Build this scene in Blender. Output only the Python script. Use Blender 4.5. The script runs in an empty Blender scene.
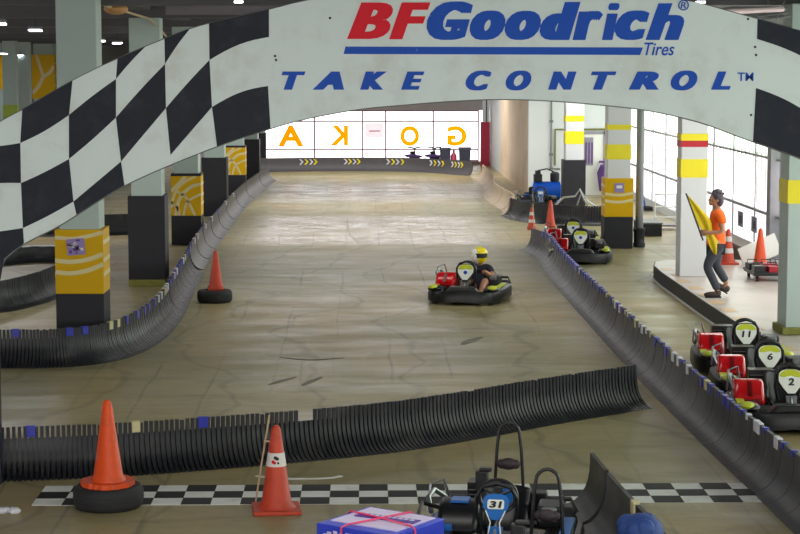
import bpy, bmesh, math, random
from mathutils import Matrix, Vector
random.seed(7)
sc = bpy.context.scene
COL = sc.collection
PI = math.pi

# ------------------------------------------------------------------ measuring helpers (metres; camera 3.9 m above the track)
F = 1930.0; H = 3.9
TH = math.atan(202/F); PS = math.atan(38*math.cos(TH)/F)
def ray(px, py):
    u = (px-400)/F; v = -(py-267)/F
    ct, st, cp, sp = math.cos(TH), math.sin(TH), math.cos(PS), math.sin(PS)
    fw = Vector((sp*ct, cp*ct, -st)); rt = Vector((cp, -sp, 0)); up = Vector((sp*st, cp*st, ct))
    return fw+rt*u+up*v
def G(px, py, z=0.0):
    d = ray(px, py); t = (z-H)/d.z
    return (d.x*t, d.y*t)
def Q(px, py, Y):
    d = ray(px, py); t = Y/d.y
    return (d.x*t, H+d.z*t)

# ------------------------------------------------------------------ materials
def s2l(c):
    return tuple((x/12.92 if x <= .04045 else ((x+.055)/1.055)**2.4) for x in [v/255 for v in c])+(1,)
MATS = {}
def mat(name, rgb, rough=.6, metal=0, var=.12, scale=6, spec=.5, bump=0, coat=0, dirt=None, dscale=1.5, damt=.5, dlo=.5, dhi=.68):
    if name in MATS: return MATS[name]
    m = bpy.data.materials.new(name); m.use_nodes = True
    nt = m.node_tree; b = nt.nodes['Principled BSDF']
    c = s2l(rgb)
    tc = nt.nodes.new('ShaderNodeTexCoord')
    nz = nt.nodes.new('ShaderNodeTexNoise'); nz.inputs['Scale'].default_value = scale; nz.inputs['Detail'].default_value = 5
    nt.links.new(tc.outputs['Object'], nz.inputs['Vector'])
    mx = nt.nodes.new('ShaderNodeMix'); mx.data_type = 'RGBA'
    mx.inputs['A'].default_value = tuple(x*(1-var) for x in c[:3])+(1,)
    mx.inputs['B'].default_value = tuple(min(1, x*(1+var)) for x in c[:3])+(1,)
    nt.links.new(nz.outputs['Fac'], mx.inputs['Factor'])
    out = mx.outputs['Result']
    if dirt:
        n2 = nt.nodes.new('ShaderNodeTexNoise'); n2.inputs['Scale'].default_value = dscale; n2.inputs['Detail'].default_value = 8; n2.inputs['Roughness'].default_value = .65
        nt.links.new(tc.outputs['Object'], n2.inputs['Vector'])
        r = nt.nodes.new('ShaderNodeMapRange'); r.inputs['From Min'].default_value = dlo; r.inputs['From Max'].default_value = dhi; r.inputs['To Max'].default_value = damt
        nt.links.new(n2.outputs['Fac'], r.inputs['Value'])
        m2 = nt.nodes.new('ShaderNodeMix'); m2.data_type = 'RGBA'
        nt.links.new(r.outputs['Result'], m2.inputs['Factor']); nt.links.new(out, m2.inputs['A']); m2.inputs['B'].default_value = s2l(dirt)
        out = m2.outputs['Result']
    nt.links.new(out, b.inputs['Base Color'])
    b.inputs['Roughness'].default_value = rough; b.inputs['Metallic'].default_value = metal
    b.inputs['Specular IOR Level'].default_value = spec
    if coat: b.inputs['Coat Weight'].default_value = coat; b.inputs['Coat Roughness'].default_value = .08
    if bump:
        bp = nt.nodes.new('ShaderNodeBump'); bp.inputs['Strength'].default_value = bump; bp.inputs['Distance'].default_value = .02
        nt.links.new(nz.outputs['Fac'], bp.inputs['Height']); nt.links.new(bp.outputs['Normal'], b.inputs['Normal'])
    MATS[name] = m
    return m
def emit(name, rgb, s):
    m = bpy.data.materials.new(name); m.use_nodes = True; nt = m.node_tree; nt.nodes.clear()
    e = nt.nodes.new('ShaderNodeEmission'); e.inputs['Color'].default_value = s2l(rgb); e.inputs['Strength'].default_value = s
    o = nt.nodes.new('ShaderNodeOutputMaterial'); nt.links.new(e.outputs[0], o.inputs[0]); return m
def glass(name, rgb, gloss=.06):
    m = bpy.data.materials.new(name); m.use_nodes = True; nt = m.node_tree; nt.nodes.clear()
    t = nt.nodes.new('ShaderNodeBsdfTransparent'); t.inputs[0].default_value = s2l(rgb)
    g = nt.nodes.new('ShaderNodeBsdfGlossy'); g.inputs['Roughness'].default_value = .05
    mx = nt.nodes.new('ShaderNodeMixShader'); mx.inputs[0].default_value = gloss
    o = nt.nodes.new('ShaderNodeOutputMaterial')
    nt.links.new(t.outputs[0], mx.inputs[1]); nt.links.new(g.outputs[0], mx.inputs[2]); nt.links.new(mx.outputs[0], o.inputs[0]); return m
def film(name, rgb, tr=.75):
    m = bpy.data.materials.new(name); m.use_nodes = True; nt = m.node_tree; nt.nodes.clear()
    t = nt.nodes.new('ShaderNodeBsdfTranslucent'); t.inputs[0].default_value = s2l(rgb)
    g = nt.nodes.new('ShaderNodeBsdfDiffuse'); g.inputs[0].default_value = s2l(rgb)
    mx = nt.nodes.new('ShaderNodeMixShader'); mx.inputs[0].default_value = 1-tr
    o = nt.nodes.new('ShaderNodeOutputMaterial')
    nt.links.new(t.outputs[0], mx.inputs[1]); nt.links.new(g.outputs[0], mx.inputs[2]); nt.links.new(mx.outputs[0], o.inputs[0]); return m

def floor_mat():
    m = bpy.data.materials.new('track_concrete'); m.use_nodes = True; nt = m.node_tree; b = nt.nodes['Principled BSDF']
    N = nt.nodes.new; L = nt.links.new
    tc = N('ShaderNodeTexCoord')
    def noise(sx, sy, scale, det=6, rough=.6, off=0):
        mp = N('ShaderNodeMapping'); mp.inputs['Scale'].default_value = (sx, sy, 1); mp.inputs['Location'].default_value = (off, off*.7, 0)
        L(tc.outputs['Object'], mp.inputs['Vector'])
        n = N('ShaderNodeTexNoise'); n.inputs['Scale'].default_value = scale; n.inputs['Detail'].default_value = det; n.inputs['Roughness'].default_value = rough
        L(mp.outputs[0], n.inputs['Vector']); return n.outputs['Fac']
    def rng(v, a, c, lo=0, hi=1):
        r = N('ShaderNodeMapRange'); r.inputs['From Min'].default_value = a; r.inputs['From Max'].default_value = c
        r.inputs['To Min'].default_value = lo; r.inputs['To Max'].default_value = hi; L(v, r.inputs['Value']); return r.outputs['Result']
    def mix(f, a, c):
        x = N('ShaderNodeMix'); x.data_type = 'RGBA'; L(f, x.inputs['Factor'])
        for s, k in ((a, 'A'), (c, 'B')):
            if isinstance(s, tuple): x.inputs[k].default_value = s
            else: L(s, x.inputs[k])
        return x.outputs['Result']
    big = noise(.5, .22, .5, 5)
    c = mix(rng(big, .35, .65), FLO[0], FLO[1])
    c = mix(rng(noise(.9, .3, .55, 6, .6, 17), .5, .7, 0, .55), c, FLO[2])
    c = mix(rng(noise(.35, 1.3, 1.2, 8, .65, 5), .52, .75, 0, .55), c, FLO[3])
    c = mix(rng(noise(1.6, 1.6, 1.1, 12, .78, 140), .5, .62, 0, .5), c, FLO[1])
    c = mix(rng(noise(1, 2.2, 2.4, 12, .8, 211), .56, .68, 0, .55), c, FLO[3])
    c = mix(rng(noise(3, 3, 4, 9, .75, 40), .58, .72, 0, .5), c, FLO[3])
    c = mix(rng(noise(2.2, .5, 1.2, 9, .7, 61), .58, .72, 0, .45), c, FLO[4])
    # worn tyre-polish scratches running along the bends
    w = N('ShaderNodeTexWave'); w.inputs['Scale'].default_value = .22; w.inputs['Distortion'].default_value = 14; w.inputs['Detail'].default_value = 4; w.inputs['Detail Scale'].default_value = .6
    L(tc.outputs['Object'], w.inputs['Vector'])
    c = mix(rng(w.outputs['Fac'], .975, 1, 0, .35), c, FLO[3])
    # bays across the track: window reflection painted as pale colour, plus lower roughness
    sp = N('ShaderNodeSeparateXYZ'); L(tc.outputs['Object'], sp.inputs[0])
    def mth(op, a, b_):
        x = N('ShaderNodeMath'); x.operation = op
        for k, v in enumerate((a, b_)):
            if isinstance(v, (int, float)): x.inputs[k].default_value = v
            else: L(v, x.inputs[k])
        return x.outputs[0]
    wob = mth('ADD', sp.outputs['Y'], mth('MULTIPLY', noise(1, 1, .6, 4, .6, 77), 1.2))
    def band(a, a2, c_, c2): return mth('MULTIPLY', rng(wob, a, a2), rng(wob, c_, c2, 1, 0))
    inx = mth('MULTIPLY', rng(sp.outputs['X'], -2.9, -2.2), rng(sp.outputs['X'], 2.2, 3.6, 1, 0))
    glare_bands = mth('MULTIPLY', mth('ADD', band(42.3, 42.8, 49.6, 51), mth('MULTIPLY', band(55, 57, 63, 65), .8)), inx)
    glare_bands = mth('MULTIPLY', glare_bands, rng(noise(.7, 1.1, 1.6, 9, .72, 23), .42, .56, .1, 1))
    c = mix(mth('MULTIPLY', glare_bands, .8), c, s2l((224, 212, 206)))
    # saw-cut joints and scrubbed wheel lines lengthwise
    ln = N('ShaderNodeTexWave'); ln.bands_direction = 'X'; ln.inputs['Scale'].default_value = .42; ln.inputs['Distortion'].default_value = .8; ln.inputs['Detail'].default_value = 2
    L(tc.outputs['Object'], ln.inputs['Vector'])
    c = mix(mth('MULTIPLY', rng(ln.outputs['Fac'], .99, 1, 0, .5), rng(noise(.3, .2, 1, 4, .5, 91), .45, .6)), c, FLO[3])
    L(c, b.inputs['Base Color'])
    L(mth('SUBTRACT', rng(noise(.5, 1.2, 1.1, 7, .65, 9), .35, .7, .3, .55), mth('MULTIPLY', glare_bands, .14)), b.inputs['Roughness'])
    b.inputs['Specular IOR Level'].default_value = .4
    bp = N('ShaderNodeBump'); bp.inputs['Strength'].default_value = .12; bp.inputs['Distance'].default_value = .02
    L(noise(1, 1, 3, 8, .6, 3), bp.inputs['Height']); L(bp.outputs[0], b.inputs['Normal'])
    return m
FLO = [s2l((168, 154, 112)), s2l((146, 140, 104)), s2l((184, 146, 96)), s2l((88, 82, 64)), s2l((196, 184, 152))]

M_black = mat('black_plastic', (36, 38, 42), .42, spec=.4, var=.2, scale=3, dirt=(100, 98, 92), dscale=2.2, damt=.35)
M_rib = mat('black_rib_plastic', (38, 39, 44), .42, spec=.4, var=.25, scale=2.5, dirt=(96, 94, 88), dscale=3, damt=.3)
M_kblack = mat('kart_black', (19, 20, 23), .35, var=.2)
M_rubber = mat('tyre_rubber', (30, 30, 33), .7, var=.2, scale=20, bump=.2)
M_red = mat('red_plastic', (215, 14, 24), .22, coat=.5, var=.08)
M_darkred = mat('dark_red_plastic', (120, 8, 16), .35)
M_dred = mat('deep_red_plastic', (170, 16, 34), .35)
M_green = mat('lime_plastic', (196, 205, 50), .4, var=.05)
M_lime = mat('lime_band', (170, 190, 60), .5)
M_white = mat('white_plate', (232, 236, 226), .4, var=.03)
M_blue = mat('blue_plastic', (18, 104, 186), .35, var=.05)
M_ink = mat('black_ink', (12, 12, 14), .5, var=.05)
M_steel = mat('steel', (170, 172, 175), .3, metal=.9, var=.1)
M_grey = mat('grey_metal', (120, 122, 124), .45, metal=.4)
M_orange = mat('cone_orange', (222, 76, 16), .45, var=.12, scale=9, dirt=(140, 60, 36), dscale=6, damt=.4)
M_orange2 = mat('cone_red_orange', (196, 66, 40), .5, var=.12, scale=9, dirt=(120, 50, 34), dscale=7, damt=.5)
M_coneband = mat('cone_band', (215, 212, 205), .4)
M_tapeb = mat('blue_tape', (44, 52, 170), .35, var=.15)
M_tapew = mat('white_tape', (215, 215, 225), .4, var=.08)
M_tapec = mat('cream_tape', (205, 196, 150), .5, var=.08)
M_colm = mat('column_paint', (176, 192, 186), .55, var=.05, scale=2)
M_colr = mat('column_paint_white', (214, 215, 218), .55, var=.04, scale=2)
M_colb = mat('column_black_wrap', (42, 42, 48), .6, spec=.3, var=.12, scale=8)
M_yel = mat('yellow_wrap', (216, 170, 0), .45, spec=.15, var=.06, scale=2)
M_yband = mat('yellow_band', (240, 222, 20), .5, var=.04)
M_cream = mat('cream_print', (222, 206, 150), .45, var=.06)
M_rband = mat('red_band', (190, 16, 40), .5)
M_moss = mat('mossy_yellow', (128, 130, 60), .8, var=.4, scale=14)
M_wallw = mat('white_wall', (222, 226, 228), .7, var=.04, scale=1.2)
M_wallg = mat('grey_wall', (120, 118, 112), .8, var=.1)
M_ceil = mat('dark_ceiling', (82, 80, 84), .85, var=.2, scale=.7)
M_beam = mat('beam_paint', (92, 90, 94), .8, var=.15, scale=1)
M_beaml = mat('lintel_paint', (168, 162, 160), .8, var=.08)
M_board = mat('sign_board', (206, 218, 216), .4, var=.04, scale=1.5, dirt=(178, 176, 164), dscale=2.2, damt=.45)
M_navy = mat('sign_black', (24, 29, 42), .55, var=.25, scale=9, spec=.25, dirt=(52, 54, 60), dscale=4, damt=.5)
M_sblue = mat('sign_blue', (4, 74, 178), .5, var=.06, scale=12, spec=.25, dirt=(196, 202, 204), dscale=7, damt=.8, dlo=.67, dhi=.69)
M_sred = mat('sign_red', (216, 4, 34), .5, var=.06, scale=12, spec=.25, dirt=(206, 200, 200), dscale=7, damt=.8, dlo=.69, dhi=.71)
M_paintw = mat('track_white_paint', (236, 238, 234), .5, var=.06, scale=10, dirt=(150, 148, 136), dscale=5, damt=.35)
M_paintb = mat('track_black_paint', (16, 17, 21), .55, var=.3, scale=10, spec=.3, dirt=(60, 58, 54), dscale=5, damt=.35)
M_plat = mat('platform_tiles', (196, 184, 176), .35, var=.1, scale=1.3, dirt=(150, 140, 130), dscale=1, damt=.4)
M_kerb = mat('kerb_dark', (70, 70, 66), .7, var=.2)
M_skin = mat('skin', (176, 124, 96), .5, var=.06)
M_hair = mat('hair', (70, 62, 74), .6, var=.2, scale=40)
M_shirt = mat('orange_shirt', (255, 106, 14), .7, var=.06, scale=10)
M_jean = mat('dark_jeans', (62, 66, 76), .8, var=.2, scale=20)
M_shoe = mat('dark_shoe', (60, 46, 44), .6)
M_flag = mat('yellow_flag', (214, 186, 10), .7, var=.1, scale=8)
M_rail = mat('red_paint', (178, 36, 66), .5, var=.06)
M_mull = mat('mullion', (150, 96, 116), .5)
M_mullg = mat('mullion_grey', (150, 150, 156), .5)
M_ply = mat('stained_plaster', (226, 204, 176), .7, var=.06, scale=2, dirt=(190, 160, 128), dscale=1.1, damt=.5)
M_box_b = mat('carton_blue', (40, 60, 190), .35, var=.05)
M_box_w = mat('carton_white', (205, 196, 228), .35, var=.05)
M_box_p = mat('carton_purple', (66, 30, 140), .35, var=.05)
M_pink = mat('pink_strap', (232, 76, 120), .4, var=.05)
M_wood = mat('pale_wood', (200, 176, 140), .6, var=.1)
M_bluecloth = mat('blue_cloth', (28, 62, 128), .6, var=.12, scale=12, bump=.5)
M_purple = mat('purple_cloth', (96, 64, 130), .7)
M_glass = glass('window_glass', (250, 250, 250))
M_glassg = glass('window_glass_green', (232, 242, 232), .1)
M_film = film('yellow_film', (255, 136, 0), .9)
M_lamp = emit('lamp_diffuser', (238, 240, 255), 9)

# ------------------------------------------------------------------ mesh builder
class MB:
    def __init__(s): s.v = []; s.f = []; s.m = []
    def add(s, vs, fs, mi=0, T=None):
        o = len(s.v)
        for p in vs:
            p = Vector(p)
            s.v.append(T @ p if T else p)
        for f in fs: s.f.append([o+i for i in f]); s.m.append(mi)
        return s
    def box(s, c, d, mi=0, T=None, rz=0, rx=0, ry=0):
        x, y, z = [k/2 for k in d]
        vs = [Vector(p) for p in ((-x,-y,-z),(x,-y,-z),(x,y,-z),(-x,y,-z),(-x,-y,z),(x,-y,z),(x,y,z),(-x,y,z))]
        R = Matrix.Translation(c) @ Matrix.Rotation(rz, 4, 'Z') @ Matrix.Rotation(ry, 4, 'Y') @ Matrix.Rotation(rx, 4, 'X')
        vs = [R @ p for p in vs]
        return s.add(vs, [(0,3,2,1),(4,5,6,7),(0,1,5,4),(1,2,6,5),(2,3,7,6),(3,0,4,7)], mi, T)
    def quad(s, a, b, c, d, mi=0): return s.add([a, b, c, d], [(0, 1, 2, 3)], mi)
    def span(s, a, b, mi=0, T=None):
        return s.box([(a[i]+b[i])/2 for i in range(3)], [abs(b[i]-a[i]) for i in range(3)], mi, T)
    def tube(s, pts, r, n=8, closed=False, mi=0, T=None, flat=1):
        pts = [Vector(p) for p in pts]; k = len(pts)
        rs = r if isinstance(r, (list, tuple)) else [r]*k
        vs = []; ref = None
        for i, p in enumerate(pts):
            a = pts[i-1] if (i or closed) else p; b = pts[(i+1) % k] if (i < k-1 or closed) else p
            t = (b-a).normalized()
            if ref is None: ref = Vector((0,0,1)) if abs(t.z) < .9 else Vector((1,0,0))
            u = t.cross(ref).normalized(); w = u.cross(t).normalized(); ref = w
            for j in range(n):
                q = 2*PI*j/n; vs.append(p+u*math.cos(q)*rs[i]+w*math.sin(q)*rs[i]*flat)
        fs = []
        for i in range(k if closed else k-1):
            for j in range(n):
                a = i*n+j; b = i*n+(j+1) % n; c = ((i+1) % k)*n+(j+1) % n; d = ((i+1) % k)*n+j
                fs.append((a, b, c, d))
        if not closed: fs += [tuple(range(n))[::-1], tuple(range((k-1)*n, k*n))]
        return s.add(vs, fs, mi, T)
    def lathe(s, prof, n=20, c=(0,0,0), mi=0, T=None, square=0):
        vs = []; fs = []; k = len(prof)
        for r, z in prof:
            for j in range(n):
                q = 2*PI*j/n; vs.append((c[0]+r*math.cos(q), c[1]+r*math.sin(q), c[2]+z))
        for i in range(k-1):
            for j in range(n):
                fs.append((i*n+j, i*n+(j+1) % n, (i+1)*n+(j+1) % n, (i+1)*n+j))
        fs += [tuple(range(n))[::-1], tuple(range((k-1)*n, k*n))]
        return s.add(vs, fs, mi, T)
    def ell(s, c, r, n=16, k=10, mi=0, T=None):
        vs = []; fs = []
        for i in range(k+1):
            a = PI*i/k
            for j in range(n):
                q = 2*PI*j/n; sa = max(math.sin(a), .001)
                vs.append((c[0]+r[0]*sa*math.cos(q), c[1]+r[1]*sa*math.sin(q), c[2]-r[2]*math.cos(a)))
        for i in range(k):
            for j in range(n): fs.append((i*n+j, i*n+(j+1) % n, (i+1)*n+(j+1) % n, (i+1)*n+j))
        return s.add(vs, fs, mi, T)
    def prism(s, poly, d0, d1, axes='xz', mi=0, T=None):
        """polygon in a plane, pushed from d0 to d1 along the third axis (any simple polygon)"""
        def P(p, d): return {'xz': (p[0], d, p[1]), 'xy': (p[0], p[1], d), 'yz': (d, p[0], p[1])}[axes]
        n = len(poly)
        from mathutils.geometry import tessellate_polygon
        tri = tessellate_polygon([[Vector((p[0], p[1], 0)) for p in poly]])
        vs = [P(p, d0) for p in poly]+[P(p, d1) for p in poly]
        fs = [tuple(t) for t in tri]+[tuple(i+n for i in t)[::-1] for t in tri]
        fs += [(i, (i+1) % n, n+(i+1) % n, n+i) for i in range(n)]
        return s.add(vs, fs, mi, T)
    def mesh(s, me, mi=0, T=None):
        return s.add([v.co.copy() for v in me.vertices], [tuple(p.vertices) for p in me.polygons], mi, T)
    def build(s, name, mats, parent=None, bevel=0, angle=38, loc=None, segs=2):
        me = bpy.data.meshes.new(name); me.from_pydata([tuple(v) for v in s.v], [], s.f)
        mats = mats if isinstance(mats, (list, tuple)) else [mats]
        for m in mats: me.materials.append(m)
        me.polygons.foreach_set('material_index', s.m)
        bm = bmesh.new(); bm.from_mesh(me); bmesh.ops.recalc_face_normals(bm, faces=bm.faces); bm.to_mesh(me); bm.free()
        me.polygons.foreach_set('use_smooth', [True]*len(me.polygons))
        me.set_sharp_from_angle(angle=math.radians(angle))
        me.update()
        o = bpy.data.objects.new(name, me); COL.objects.link(o)
        if parent: o.parent = parent
        if loc: o.location = loc
        if bevel:
            b = o.modifiers.new('bevel', 'BEVEL'); b.width = bevel; b.segments = segs; b.limit_method = 'ANGLE'; b.angle_limit = math.radians(40)
        return o
def tag(o, label=None, cat=None, group=None, kind=None):
    if label: o['label'] = label
    if cat: o['category'] = cat
    if group: o['group'] = group
    if kind: o['kind'] = kind
    return o
def thing(name, label, cat, loc=(0,0,0), rz=0, group=None, kind=None):
    o = bpy.data.objects.new(name, None); COL.objects.link(o); o.location = loc; o.rotation_euler = (0,0,rz); o.empty_display_size = .1
    return tag(o, label, cat, group, kind)
def struct(o, label=None): return tag(o, label, None, None, 'structure')

_gl = {}
def glyph(s, bold=0.0, shear=0.0):
    key = (s, bold, shear)
    if key in _gl: return _gl[key]
    cu = bpy.data.curves.new('t', 'FONT'); cu.body = s; cu.offset = bold; cu.shear = shear; cu.extrude = .5; cu.resolution_u = 4; cu.size = 1
    o = bpy.data.objects.new('t', cu); COL.objects.link(o)
    dg = bpy.context.evaluated_depsgraph_get(); dg.update()
    me = bpy.data.meshes.new_from_object(o.evaluated_get(dg))
    vs = [v.co.copy() for v in me.vertices]; fs = [tuple(p.vertices) for p in me.polygons]
    bpy.data.objects.remove(o); bpy.data.curves.remove(cu); bpy.data.meshes.remove(me)
    x0 = min(v.x for v in vs); x1 = max(v.x for v in vs); y0 = min(v.y for v in vs); y1 = max(v.y for v in vs)
    vs = [Vector(((v.x-x0)/(x1-x0), (v.y-y0)/(y1-y0), v.z)) for v in vs]
    _gl[key] = (vs, fs); return _gl[key]
def put_text(mb, s, x0, x1, z0, z1, d0, d1, bold=0, shear=0, mi=0, T=None, mirror=False, flat=False, thick=0):
    """text fitted into the rectangle x0..x1, z0..z1 of an xz plane, from depth d0 to d1"""
    vs, fs = glyph(s, bold, shear)
    if flat: fs = [f for f in fs if all(vs[i].z > 0 for i in f)]
    if thick:
        w_ = (x1-x0)*thick
        for i in range(4):
            put_text(mb, s, x0+w_*i/3, x1-w_+w_*i/3, z0, z1, d0-.0006*i, d1-.0002*i, bold, shear, mi, T, mirror)
        return
    o = []
    for v in vs:
        u = 1-v.x if mirror else v.x
        o.append(Vector((x0+(x1-x0)*u, d0 if v.z > 0 else d1, z0+(z1-z0)*v.y)))
    mb.add(o, fs, mi, T)

def spline(pts, step):
    """Catmull-Rom through 2D points, resampled at equal spacing"""
    P = [Vector(p) for p in pts]; P = [P[0]*2-P[1]]+P+[P[-1]*2-P[-2]]
    d = []
    for i in range(1, len(P)-2):
        for k in range(24):
            t = k/24; a, b, c, e = P[i-1], P[i], P[i+1], P[i+2]
            d.append(.5*((2*b)+(c-a)*t+(2*a-5*b+4*c-e)*t*t+(3*b-a-3*c+e)*t**3))
    d.append(P[-2])
    acc = [0]
    for i in range(1, len(d)): acc.append(acc[-1]+(d[i]-d[i-1]).length)
    n = max(2, int(acc[-1]/step)); out = []; j = 0
    for k in range(n+1):
        s = acc[-1]*k/n
        while j < len(acc)-2 and acc[j+1] < s: j += 1
        f = (s-acc[j])/max(1e-9, acc[j+1]-acc[j]); out.append(d[j].lerp(d[j+1], f))
    res = []
    for i, p in enumerate(out):
        t = (out[min(i+1, len(out)-1)]-out[max(i-1, 0)]).normalized(); res.append((p, t))
    return res, acc[-1]

# ------------------------------------------------------------------ barriers
PF = [(0,.47),(0,.385),(.004,.31),(.018,.235),(.045,.165),(.09,.1),(.145,.052),(.215,.02),(.3,.004)]
PF = [(.04+a*.867, z) for a, z in PF]
PBk = [(-.04,.47),(-.04,.375),(-.034,.29),(-.016,.205),(.012,.13),(.06,.062),(.13,.013),(.21,.0),(.3,0)]
PBk = [(.04+a*.867, z) for a, z in PBk]
def barrier(name, label, pts, side, pitch=.052, fill=.64, slot=.37, tapes=(), joints=(), group=None, mats=None, gaps=(), h=1.0):
    """pts: foot line; side=+1 if the flare is to the right of the travel direction; slot: height of the closed web between ribs"""
    res, L = spline(pts, pitch)
    root = thing(name, label, 'track barrier', (res[0][0].x, res[0][0].y, 0), 0, group)
    org = Vector((res[0][0].x, res[0][0].y))
    mb = MB(); segs = [mb]
    def fr(i):
        p, t = res[i]; n = Vector((t.y, -t.x))*side; return p-org, t, n
    k = len(PF)
    for i in range(len(res)-1):
        s = i*pitch
        toothless = any(abs(s-g) < w for g, w in gaps)
        p, t, n = fr(i); p2, t2, n2 = fr(i+1)
        dz = (-.012 if random.random() < .05 else random.uniform(-.003, .003)) if fill < 1 else 0
        w = pitch*fill/2; nn = random.uniform(-.003, .003) if fill < 1 else 0
        if fill >= 1:
            if any(abs(s-j) < pitch*.5 for j in joints): mb = MB(); segs.append(mb); p = p.lerp(p2, .1/pitch)
            ends = [(p, n), (p2, n2)]
        else: ends = [(p-t*w, n), (p+t*w, n)]
        vs = []
        for e, nv in ends:
            for pr in (PF, PBk):
                for a, z in pr: q = e+nv*(a-.3+nn); vs.append((q.x, q.y, min(z*h+(dz if z > .3 else 0), slot-.01 if toothless else 9)))
        fs = []
        m = 2*k
        for j in range(k-1):
            fs.append((j, j+1, m+j+1, m+j)); fs.append((k+j, k+j+1, m+k+j+1, m+k+j))
            fs.append((j, j+1, k+j+1, k+j)); fs.append((m+j, m+j+1, m+k+j+1, m+k+j))
        fs.append((0, k, m+k, m)); fs.append((k-1, 2*k-1, m+2*k-1, m+k-1))
        mb.add(vs, fs)
    for mb in segs: mb.build('ribbed_face' if fill < 1 else 'face_panel', mats or (M_rib if fill < 1 else M_black), root, angle=45)
    if fill < 1:     # web behind the ribs
        wb = MB(); st = 3; idx = list(range(0, len(res)-1, st))+[len(res)-1]
        prof = [(a-.028, max(.004, min(z*h, slot)-.004)) for a, z in PF if z*h <= slot+.09]
        vs = []; fs = []; kk = len(prof)
        for i in idx:
            p, t, n = fr(i)
            for a, z in prof: q = p+n*(a-.3); vs.append((q.x, q.y, z))
            for a, z in prof: q = p+n*(a-.3-.012); vs.append((q.x, q.y, z))
        for a in range(len(idx)-1):
            for j in range(kk-1):
                o = a*2*kk+j; fs += [(o, o+1, o+1+2*kk, o+2*kk), (o+kk, o+kk+1, o+kk+1+2*kk, o+kk+2*kk)]
            o = a*2*kk; fs.append((o, o+kk, o+3*kk, o+2*kk))
        wb.add(vs, fs); wb.build('backing_web', M_kblack, root)
    for (s, ln, mm) in tapes:
        i = min(len(res)-1, max(0, int(s/pitch))); p, t, n = fr(i); q = p-n*.277
        th = .11 if ln >= .08 else .06; ln = max(ln, .06)
        tb = MB(); tb.box((q.x, q.y, .475*h-th/2+.005), (ln, .055, th), rz=math.atan2(t.y, t.x)); o = tb.build('tape_wrap', mm, root, bevel=.006)
        o['label'] = {M_tapeb: 'blue tape wrap', M_tapew: 'white tape wrap', M_tapec: 'cream tape wrap'}[mm]
    return root

# ------------------------------------------------------------------ SETTING
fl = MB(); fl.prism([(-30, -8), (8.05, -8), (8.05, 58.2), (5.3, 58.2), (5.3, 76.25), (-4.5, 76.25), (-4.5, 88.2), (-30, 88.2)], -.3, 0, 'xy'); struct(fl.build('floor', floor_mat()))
ce = MB(); ce.span((-30, -8, 5.3), (9, 95, 5.6)); struct(ce.build('ceiling', M_ceil))
n = 0
for Y in (26.95, 34.27, 42.27, 50.27, 58.27, 66.27, 74.27, 82.27):
    n += 1; b = MB(); b.span((-30, Y-.3, 4.72), (9, Y+.3, 5.32)); struct(b.build('trim_%d' % n, M_beam))
for X in (-12.0, -3.87, 5.8):
    n += 1; b = MB(); b.span((X-.2, -8, 4.85), (X+.2, 95, 5.31)); struct(b.build('trim_%d' % n, M_beam))
for X in (-16, -8, -1, 2.2):
    n += 1; b = MB(); b.span((X-.12, -8, 5.0), (X+.12, 95, 5.31)); struct(b.build('trim_%d' % n, M_beam))

# far wall with the lettered glazing (glass 0.1 .. 2.1 m, lintel above)
YW = 76.0
def QX(px): return (px-362)*YW/F
def QZ(py): return H-(py-65)*YW/F
w = MB(); w.span((-4.6, YW, QZ(110)), (5.0, YW+.3, 5.3)); struct(w.build('wall_far', M_beaml))
w = MB(); w.span((-4.6, YW, 0), (5.0, YW+.3, .12)); struct(w.build('trim_%d' % (n+1), M_wallg)); n += 1
fw = MB()
for x in (265, 314.5, 362.5, 385.5, 433, 478): fw.span((QX(x)-.03, YW-.02, .12), (QX(x)+.03, YW+.06, QZ(110)))
for y_ in (110.5, 121, 149, 160): fw.span((QX(265), YW-.015, QZ(y_)-.025), (QX(478), YW+.055, QZ(y_)+.025))
win = fw.build('window_1', M_mull); struct(win)
g = MB(); g.span((QX(265), YW+.02, .12), (QX(478), YW+.03, QZ(110))); g.build('window_pane', M_glass, win)
for ch, a, b_, t_, bo in (('A', 278, 304, 125, 146), ('K', 330, 348, 125, 145), ('O', 400, 419, 125.5, 145.5), ('G', 447, 466.5, 125.5, 145.5)):
    l = MB(); put_text(l, ch, QX(a), QX(b_), QZ(bo), QZ(t_), YW-.004, YW+.012, bold=.035, mirror=ch in 'KG', flat=True)
    l.build('window_letter', M_film, win)['label'] = 'yellow letter'
l = MB(); l.quad((QX(365), YW-.02, QZ(137)), (QX(383), YW-.02, QZ(137)), (QX(383), YW-.02, QZ(123)), (QX(365), YW-.02, QZ(123))); l.span((QX(369), YW-.035, QZ(131)), (QX(380), YW-.028, QZ(130)), 1)
l.build('window_notice', [film('notice_paper', (235, 215, 220), .6), M_rail], win)['label'] = 'pale paper notice'
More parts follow.
